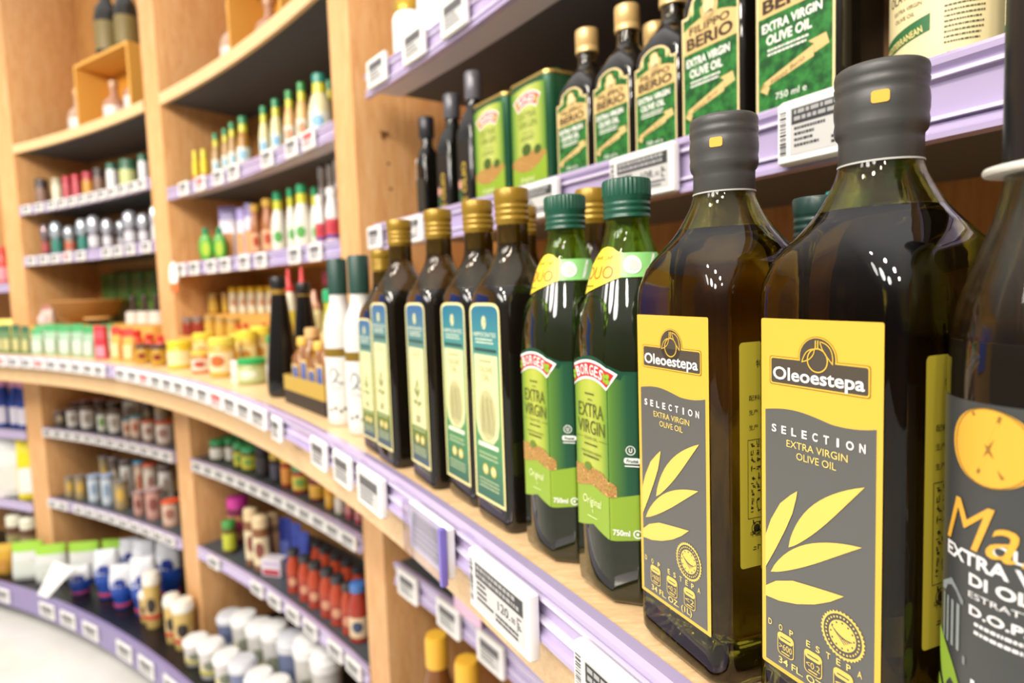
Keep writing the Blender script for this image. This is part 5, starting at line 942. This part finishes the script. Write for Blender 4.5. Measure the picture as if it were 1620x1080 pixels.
ROWS=[
('dress_up',0.62,[('ytube',49.12,5.843,0.029,0.156),('ytube',48.46,5.845,0.034,0.15),('dbrown',47.48,5.845,0.034,0.188),('dbrown',46.71,5.844,0.032,0.19),('dbrown',46.18,5.845,0.035,0.2),('dwide',45.51,5.852,0.049,0.206),('dcream',43.87,5.846,0.036,0.201),('dcream',43.06,5.848,0.04,0.204),('dorange',42.13,5.847,0.038,0.206),('dorange',41.32,5.847,0.039,0.208),('dbrown',41.28,5.933,0.03,0.23),('dcreamw',40.45,5.859,0.066,0.209)]),
('dress_low',0.335,[('gdisp',48.98,5.855,0.056,0.153),('ppouch',48.72,5.933,0.073,0.236),('gdisp',48.46,5.883,0.051,0.152),('ppouch',47.01,5.895,0.033,0.208),('ppouch',46.79,5.914,0.031,0.224),('gold',45.33,5.867,0.039,0.197),('gold',44.49,5.87,0.046,0.205),('ranch',44.0,5.883,0.052,0.223),('ranch',42.78,5.864,0.031,0.216),('ranchw',42.24,5.875,0.055,0.221),('rwhite',42.19,5.943,0.03,0.278),('ranch',41.79,5.894,0.032,0.208),('rwhite',41.64,5.941,0.025,0.276),('rwhite',41.24,5.94,0.023,0.283),('rwhite',40.5,5.843,0.03,0.162),('rwhite',39.85,5.848,0.04,0.174)]),
('spice_up',0.672,[('jdark',62.54,5.856,0.058,0.17),('jpale',61.13,5.852,0.048,0.158),('jred',60.17,5.847,0.038,0.155),('jred',59.35,5.848,0.04,0.154),('jredor',58.41,5.852,0.049,0.154),('jdark',57.43,5.85,0.045,0.159),('jgreen',56.3,5.852,0.048,0.164),('jgreenw',55.09,5.862,0.072,0.164),('jgreen',53.53,5.848,0.039,0.16)]),
('spice_low',0.418,[('mdark',62.48,5.85,0.044,0.204),('mteal',61.61,5.857,0.061,0.21),('mclear',60.43,5.855,0.056,0.179),('mteal',59.31,5.855,0.055,0.203),('mgrey',58.36,5.859,0.064,0.211),('mgrey',57.09,5.853,0.051,0.183),('mgrey',57.08,5.911,0.047,0.181),('mgrey',55.21,5.859,0.064,0.201),('mgrey',53.96,5.853,0.052,0.176),('mwhite',52.89,5.844,0.03,0.196)]),
('far_front',0.0,[('gsalad',61.5,5.594,0.039,0.133),('gsalad',60.58,5.593,0.038,0.134),('gsalad',59.7,5.593,0.039,0.128),('gpouch',58.76,5.6,0.053,0.116),('gpouch',57.47,5.602,0.056,0.135),('gpouch',56.14,5.601,0.055,0.132),('gpouch',54.88,5.599,0.051,0.136),('gpouch',53.81,5.597,0.047,0.129),('redbox',52.64,5.596,0.043,0.13),('redpack',51.19,5.594,0.041,0.128),('redpack',50.07,5.596,0.044,0.122),('ambjar',48.86,5.599,0.051,0.068),('ambjar',47.43,5.599,0.05,0.072)]),
('far_front2',0,[('gpouch',60.33,5.69,0.063,0.126),('gpouch',58.88,5.69,0.062,0.128),('gpouch',57.43,5.689,0.062,0.125),('gpouch',54.35,5.688,0.059,0.128),('redround',52.86,5.683,0.048,0.111),('redround',51.66,5.685,0.052,0.108),('redround',50.38,5.68,0.042,0.096),('redround',49.36,5.678,0.037,0.091)]),
('mid_front',0.0,[('yjar',45.84,5.609,0.077,0.089),('redsauce',43.75,5.602,0.061,0.067),('cremjar',42.23,5.608,0.074,0.111),('wbox',40.57,5.583,0.019,0.057),('greenjar',39.99,5.608,0.075,0.065)]),
('mid_second',0.03,[('ycup',46.47,5.711,0.07,0.075),('ycup',44.81,5.711,0.069,0.067),('ycup',43.46,5.707,0.06,0.08),('ycup',42.62,5.738,0.062,0.102),('ycup',42.36,5.686,0.051,0.093)]),
('mid_third',0.08,[('darkamb',50.16,5.822,0.048,0.069),('darkamb',49.29,5.821,0.047,0.073),('amb',48.31,5.819,0.041,0.076),('amb',47.44,5.819,0.042,0.07),('amb',46.55,5.822,0.048,0.067),('redtop',46.01,5.813,0.028,0.045),('redtop',45.4,5.811,0.025,0.052),('redtop',44.03,5.811,0.026,0.054),('redtop',43.48,5.811,0.025,0.058)]),
('mid_top',0.16,[('darkamb',50.14,5.969,0.054,0.075),('amb',50.0,5.921,0.042,0.081),('amb',49.31,5.934,0.031,0.081),('ylid',48.69,5.937,0.038,0.101),('ylid',47.97,5.937,0.037,0.1),('ylid',47.26,5.936,0.037,0.099),('ylid',46.56,5.936,0.036,0.098),('ylid',45.87,5.936,0.037,0.097)]),
('squeeze',0.0,[('squeezew',41.13,5.766,0.037,0.296),('squeezew',40.26,5.766,0.036,0.297),('darkb',40.13,5.84,0.045,0.285),('squeezey',39.68,5.772,0.05,0.232),('squeezeo',39.29,5.713,0.028,0.194),('ydiag',38.7,5.771,0.047,0.232),('clearb',38.69,5.613,0.03,0.127)]),
('sauce_up',-0.425,[('glid',50.13,5.95,0.056,0.077),('glid',49.32,5.864,0.065,0.09),('glid',49.29,5.949,0.054,0.094),('glid',48.53,5.872,0.037,0.104),('glid',48.36,5.948,0.051,0.091),('glidy',47.47,5.855,0.044,0.107),('glidy',46.82,5.863,0.062,0.101),('blackj',45.72,5.859,0.053,0.123),('dyl',44.69,5.854,0.042,0.113),('oylid',43.91,5.855,0.044,0.117),('redgl',43.09,5.862,0.061,0.1),('redyl',41.95,5.86,0.056,0.094),('yel',41.0,5.85,0.034,0.074),('crem',40.39,5.85,0.033,0.074),('pinkst',39.82,5.849,0.032,0.058),('pinkst',39.26,5.847,0.027,0.054)]),
('sauce_low',-0.8,[('magenta',49.46,5.933,0.085,0.211),('ygreen',48.81,5.859,0.053,0.15),('creamd',47.0,5.86,0.055,0.24),('brownj',46.59,5.925,0.05,0.211),('creamd',46.31,5.861,0.062,0.228),('blueb',46.2,5.95,0.052,0.193),('pbox',45.68,5.873,0.08,0.084),('blueb',45.35,5.945,0.045,0.196),('blueb',44.6,5.934,0.04,0.188),('rsauce',43.91,5.856,0.047,0.17),('rsauce',43.1,5.856,0.048,0.171),('rsauce',42.47,5.858,0.051,0.169),('rsauce',41.68,5.858,0.051,0.173),('rsauce',41.02,5.858,0.052,0.172),('rsauce',40.33,5.854,0.042,0.174),('rsauceb',39.83,5.861,0.059,0.191)]),
('sauce_rear',-0.8,[('rsauce',44.42,5.973,0.053,0.147),('rsauce',43.71,5.964,0.053,0.148),('rsauce',43.0,5.963,0.052,0.146),('rsauce',42.31,5.964,0.053,0.146),('rsauce',41.61,5.961,0.048,0.145)]),
('fig',-1.195,[('figcan',54.53,5.767,0.063,0.141),('figcan',53.84,5.762,0.073,0.244),('figcan',51.87,5.75,0.067,0.2),('figcan',51.07,5.757,0.086,0.199)]),
('tin_up',-0.425,[('tdark',62.92,5.868,0.058,0.095),('twhite',61.78,5.871,0.065,0.114),('twhite',60.55,5.872,0.067,0.129),('tgreen',59.12,5.865,0.053,0.116),('twhite',58.13,5.871,0.064,0.126),('cyanl',56.89,5.862,0.046,0.098),('cyanl',56.21,5.867,0.056,0.118),('redl',55.16,5.868,0.059,0.105),('redl',53.96,5.877,0.078,0.111)]),
('tin_rear',-0.425,[('pinkl',63.0,5.959,0.062,0.128),('pinkl',62.22,5.963,0.069,0.142),('pinkl',60.94,5.959,0.061,0.153),('tdark',59.81,5.964,0.071,0.147),('twhite',58.4,5.971,0.086,0.183),('tdark',56.82,5.958,0.058,0.175),('crem',55.71,5.954,0.05,0.176)]),
('tin_low',-0.8,[('tgold',62.51,5.863,0.049,0.129),('tgold',61.63,5.867,0.056,0.142),('tblue',60.44,5.869,0.061,0.159),('tblue',59.24,5.868,0.059,0.178),('tgold',58.13,5.872,0.067,0.163),('tred',56.47,5.865,0.054,0.133),('tred',55.38,5.875,0.073,0.163),('olid',53.97,5.876,0.076,0.129)]),
('tin_lowrear',-0.8,[('tgold',60.95,5.954,0.05,0.229),('tdark',60.09,5.955,0.054,0.233),('twhite',59.17,5.962,0.066,0.229),('cyanl',57.94,5.954,0.051,0.237),('redl',57.11,5.962,0.067,0.237),('twhite',55.84,5.962,0.066,0.246)]),
('bagrow',-1.195,[('gbag',64.6,5.745,0.15,0.19),('gbag',63.0,5.77,0.15,0.19),('gbag',61.7,5.86,0.15,0.19),('gbag',60.44,5.95,0.15,0.19),('bluecan',60.2,5.755,0.11,0.14),('bluecan',59.16,5.95,0.11,0.22),('bluecan',58.6,5.8,0.12,0.23),('bluecan',57.6,5.93,0.12,0.25),('bluecan',56.9,5.78,0.11,0.2),('bluecan',55.9,5.95,0.12,0.27),('bluecan',55.38,5.803,0.12,0.26)]),
('deck2',-1.195,[('wcan',49.6,5.735,0.095,0.1),('gcan',49.4,5.865,0.1,0.15),('wcan',48.3,5.735,0.095,0.129),('wcan',48.2,5.865,0.1,0.187),('wcan',47.0,5.735,0.095,0.134),('wcan',47.0,5.865,0.1,0.194),('wcan',45.8,5.865,0.1,0.231),('gcan',45.7,5.735,0.095,0.163),('gcan',44.6,5.865,0.1,0.238),('wcan',44.4,5.735,0.095,0.168),('wcan',43.4,5.865,0.1,0.275),('wcan',43.1,5.735,0.095,0.197),('wcan',42.2,5.865,0.1,0.282),('wcan',41.8,5.735,0.095,0.202),('gcan',40.5,5.735,0.095,0.231),('wcan',39.2,5.735,0.095,0.236)]),
]

SHELFZ = {'dress_up': .646, 'dress_low': .355, 'spice_up': .708, 'spice_low': .458, 'sauce_up': -.416, 'sauce_low': -.778, 'sauce_rear': -.778, 'tin_up': -.410, 'tin_rear': -.410, 'tin_low': -.780, 'tin_lowrear': -.780, 'mid_top': .158, 'mid_third': .078, 'mid_second': 0, 'bagrow': -1.196, 'deck2': -1.196, 'fig': -1.196}
for key, zb, row in ROWS:
    z = SHELFZ.get(key, zb); cnt_ = {}
    tot = {}
    for it in row: tot[it[0]] = tot.get(it[0], 0) + 1
    for st, th, r, w_, h in row:
        i = cnt_.get(st, 0); cnt_[st] = i + 1; desc = STY[st][2]
        lb = f'{desc}, {ORD[i]} from left on {ROWN[key]}' if tot[st] > 1 else (f'{desc} on {ROWN[key]}' if 'the' not in desc.split()[3:] else desc)
        g = {'rsauce': 'red sauce bottles', 'rwhite': 'red and blue labelled bottles'}.get(st) or (f'{desc}s on {ROWN[key]}' if tot[st] > 1 else None)
        article(st, th, r, z, w_, max(h - (z - zb), .03), lb, g)
        LABELS[lb.lower()] = 1

# ------------------------------------------------------------ goods on the wooden shelves and the spice counter
STY.update({'corkb': ('cork_bottle', 'bottle', '', 'cork', ('#b89a84', '#d2a065', '#e6d8cc')), 'darkbot': ('dark_bottle', 'bottle', '', 'cork', ('#2c2a26', '#b8904a', '#8a7a4a')), 'mushb': ('cork_bottle', 'bottle', '', 'cork', ('#b08468', '#c89a70', '#e8dcd4')),
 'pepper': ('pepper_grinder', 'grinder', '', 'pepper', ('#eee6dc', '#4a3a30')), 'pinkp': ('spice_sachet', 'sachet', '', 'pouch', ('#d9c4b8', '#e8d0c8', '#b87a6a')), 'herb': ('herb_box', 'box', '', 'box', ('#4a7a34', '#6f9a44', '#3f6a2f')),
 'blue': ('drink_bottle', 'bottle', '', 'sauce', ('#2a4aa8', '#e8a0c8', '#e8e4f0')), 'ybag': ('chip_bag', 'bag', '', 'pouch', ('#f0dc2a', '#f4f2ee', '#f0e04a')), 'whiteb': ('chip_bag', 'bag', '', 'pouch', ('#efede8', '#e6e2da', '#e4e4e4')), 'brightj': ('preserve_jar', 'jar', '', 'jar', ('#6a4a34', '#f2efd8', '#a8a06a')), 'redj': ('sauce_bottle', 'bottle', '', 'sauce', ('#d8483a', '#e05a4a', '#f0a0a8')), 'goldbag': ('chip_bag', 'bag', '', 'pouch', ('#d9a83a', '#c8903a', '#e0b84a'))})
article('corkb', 60.0, 5.92, 1.01, .095, .24, 'clear cork stoppered bottle left of the wooden crate box')
article('corkb', 47.3, 5.93, 1.005, .10, .27, 'clear cork stoppered bottle on the wooden shelf above the dressings')
cr_ = thing('crate_box', 'open wooden crate box standing on the shelf above the spices', 'crate', 5.92, 56.3, 1.0103, 0)
m = M(); W2, D2, H2 = .24, .085, .30
m.box(-W2, -D2, 0, W2, D2, .014); m.box(-W2, -D2, H2 - .014, W2, D2, H2); m.box(-W2, -D2, .014, -W2 + .014, D2, H2 - .014); m.box(W2 - .014, -D2, .014, W2, D2, H2 - .014); m.build('frame', mat('#d9a24a', .5), cr_, 30)
m = M(); m.box(-W2 + .014, D2 - .008, .014, W2 - .014, D2, H2 - .014); m.build('back_panel', mat('#c98a2c', .5), cr_, 30)
article('mushb', 56.9, 5.92, 1.0245, .10, .20, 'brown cork stoppered bottle inside the wooden crate box')
article('mushb', 55.1, 5.92, 1.0245, .10, .22, 'second cork stoppered bottle inside the crate, nearer the divider')
article('darkbot', 57.0, 5.92, 1.3105, .11, .42, 'dark bottle standing on top of the wooden crate box')
article('darkbot', 55.6, 5.93, 1.3105, .10, .40, 'second dark bottle on top of the crate, nearer the divider')
c2 = thing('crate_box', 'open wooden crate box on the shelf above the dressings', 'crate', 5.95, 44.6, 1.0053, 0)
m = M(); m.box(-W2 * .8, -D2, 0, W2 * .8, D2, .014); m.box(-W2 * .8, -D2, H2 - .014, W2 * .8, D2, H2); m.box(-W2 * .8, -D2, .014, -W2 * .8 + .014, D2, H2 - .014); m.box(W2 * .8 - .014, -D2, .014, W2 * .8, D2, H2 - .014); m.build('frame', mat('#d9a24a', .5), c2, 30)
m = M(); m.box(-W2 * .8 + .014, D2 - .008, .014, W2 * .8 - .014, D2, H2 - .014); m.build('back_panel', mat('#c98a2c', .5), c2, 30)
article('mushb', 44.9, 5.94, 1.0195, .10, .20, 'brown cork stoppered bottle inside the crate above the dressings')
b = thing('wooden_bowl', 'shallow brown wooden bowl on the riser under the spice mills', 'bowl', 5.90, 60.2, .1185, 0)
m = M(); m.lathe([(.05, 0), (.065, .004), (.125, .045), (.160, .10), (.165, .112), (.158, .112), (.12, .055), (.06, .014), (.0, .012)], 40); b.rotation_euler = (0, 0, 0)
m.build('bowl_body', mat('#9a6a34', .45), b, 60)
m = M(); m.lathe([(.162, .108), (.1675, .110), (.1675, .116), (.162, .118), (.156, .116), (.156, .110)], 40, cap0=False, cap1=False); m.build('rim', mat('#b07f45', .45), b, 60)
for i, th in enumerate((61.6, 60.4, 59.2, 58.0)):
    article('herb', th, 6.12, .118, .115, .25, f'green leafy herb box, {ORD[i]} from left behind the wooden bowl', 'herb boxes behind the bowl', 0)
for i in range(6): article('pepper', 56.85 - .80 * i, 6.06, .118, .062, .27, f'white based pepper grinder, {ORD[i]} from left in the rear grinder row', 'pepper grinders on the riser', 0)
for i in range(5): article('pepper', 56.9 - 1.0 * i, 5.93, .118, .072, .13, f'short cream pepper grinder, {ORD[i]} from left in the front grinder row', 'pepper grinders on the riser', 0)
article('pinkp', 62.35, 5.82, .118, .10, .10, 'pinkish spice sachet left of the wooden bowl', None, 0)
o = thing('dark_dish', 'flat dark dish with wooden rim right of the wooden bowl', 'dish', 5.82, 58.0, .1185, 0)
m = M(); m.lathe([(.035, 0), (.048, .012), (.052, .024)], 30); m.build('dish_body', mat('#2a2622', .4), o, 50)
m = M(); m.lathe([(.0525, .024), (.055, .026), (.055, .033), (.05, .035)], 30); m.build('rim', mat('#c89a5a', .45), o, 50)
# beyond the third divider
for i, (th, r) in enumerate(((65.7, 5.86), (66.6, 5.87), (67.6, 5.86))): article('blue', th, r, -.440, .075, .26, f'deep blue drink bottle, {ORD[i]} from right beyond the leftmost divider', 'blue drink bottles', 0)
article('ybag', 65.95, 5.88, -.830, .15, .34, 'bright yellow bag beyond the leftmost divider'); article('whiteb', 67.6, 5.87, -.830, .16, .33, 'white bag beside the yellow bag beyond the divider')
for i, (th, r) in enumerate(((66.0, 5.84), (67.2, 5.84), (66.6, 5.98))): article('brightj', th, r, -1.196, .09, .27, f'jar with pale bright lid, {ORD[i]} beyond the leftmost divider', 'bright lid jars')
article('goldbag', 66.6, 5.72, -1.196, .13, .16, 'golden brown bag on the deck at the far left')
for i, th in enumerate((65.6, 66.5, 67.5)): article('redj', th, 5.86, .335, .06, .20, f'red and pink bottle, {ORD[i]} from right beyond the leftmost divider', 'red bottles beyond the divider')
for i, th in enumerate((66.3, 67.9)): article('ybag', th, 5.82 + .0 * i, .0, .12, .15, f'yellow bag, {ORD[i]} from right on the far counter beyond the divider', 'yellow bags')
for i, th in enumerate((62.4, 63.4, 64.4, 65.4)): article('gsalad', th, 5.60, .0, .05, .13, f'dark green herb bag by the divider, {ORD[i]} from right at the counter edge', 'herb bags at the counter edge')
# paper notice lying over the deck edge
o = thing('paper_notice', 'white paper notice leaning over the purple base edge beside the green bags', 'notice', loc=(0, 0, 0)); o.location = pol(5.64, 61.2, -1.186)
A_ = [pol(5.668, 60.66, -1.01), pol(5.668, 58.75, -1.006), pol(5.633, 60.85, -1.184), pol(5.633, 61.75, -1.184)]; A_ = [p - o.location for p in A_]
nn = (A_[1] - A_[0]).cross(A_[3] - A_[0]).normalized() * .0015
m = M(); m.add([tuple(p + nn) for p in A_] + [tuple(p - nn) for p in A_], [(0, 1, 2, 3), (7, 6, 5, 4), (0, 4, 5, 1), (1, 5, 6, 2), (2, 6, 7, 3), (3, 7, 4, 0)]); m.build('sheet', mat('#f4f4f2', .4), o, 0)
# board added across the aisle, unseen, only for the blue reflection in bottle fronts
o = thing('reflection_board', 'large blue board added out of view for the reflection in the bottle fronts', 'board', 6.10, 92, -.35, 0)
m = M(); m.box(-.9, -.02, 0, .9, .02, 1.5, .01); m.build('panel', mat('#2f55b8', .4), o)
m = M(); m.box(-.93, -.03, 1.5, .93, .03, 1.55, .01); m.build('frame', mat('#c8c8cc', .3), o)
m = M(); m.box(-.9, -.03, -1.009, -.84, .03, 0); m.build('leg', mat('#8a8a8e', .3), o); m = M(); m.box(.84, -.03, -1.009, .9, .03, 0); m.build('leg', mat('#8a8a8e', .3), o)
bpy.context.view_layer.update()
# repeats without a row of their own are grouped by their kind
kinds_ = {}
for o in SC.objects:
    if o.parent is None and o.get('category') and not o.get('group'): kinds_.setdefault(o.name.split('.')[0], []).append(o)
for k, v in kinds_.items():
    if len(v) > 1:
        for o in v: o['group'] = k.replace('_', ' ') + 's in the round aisle'
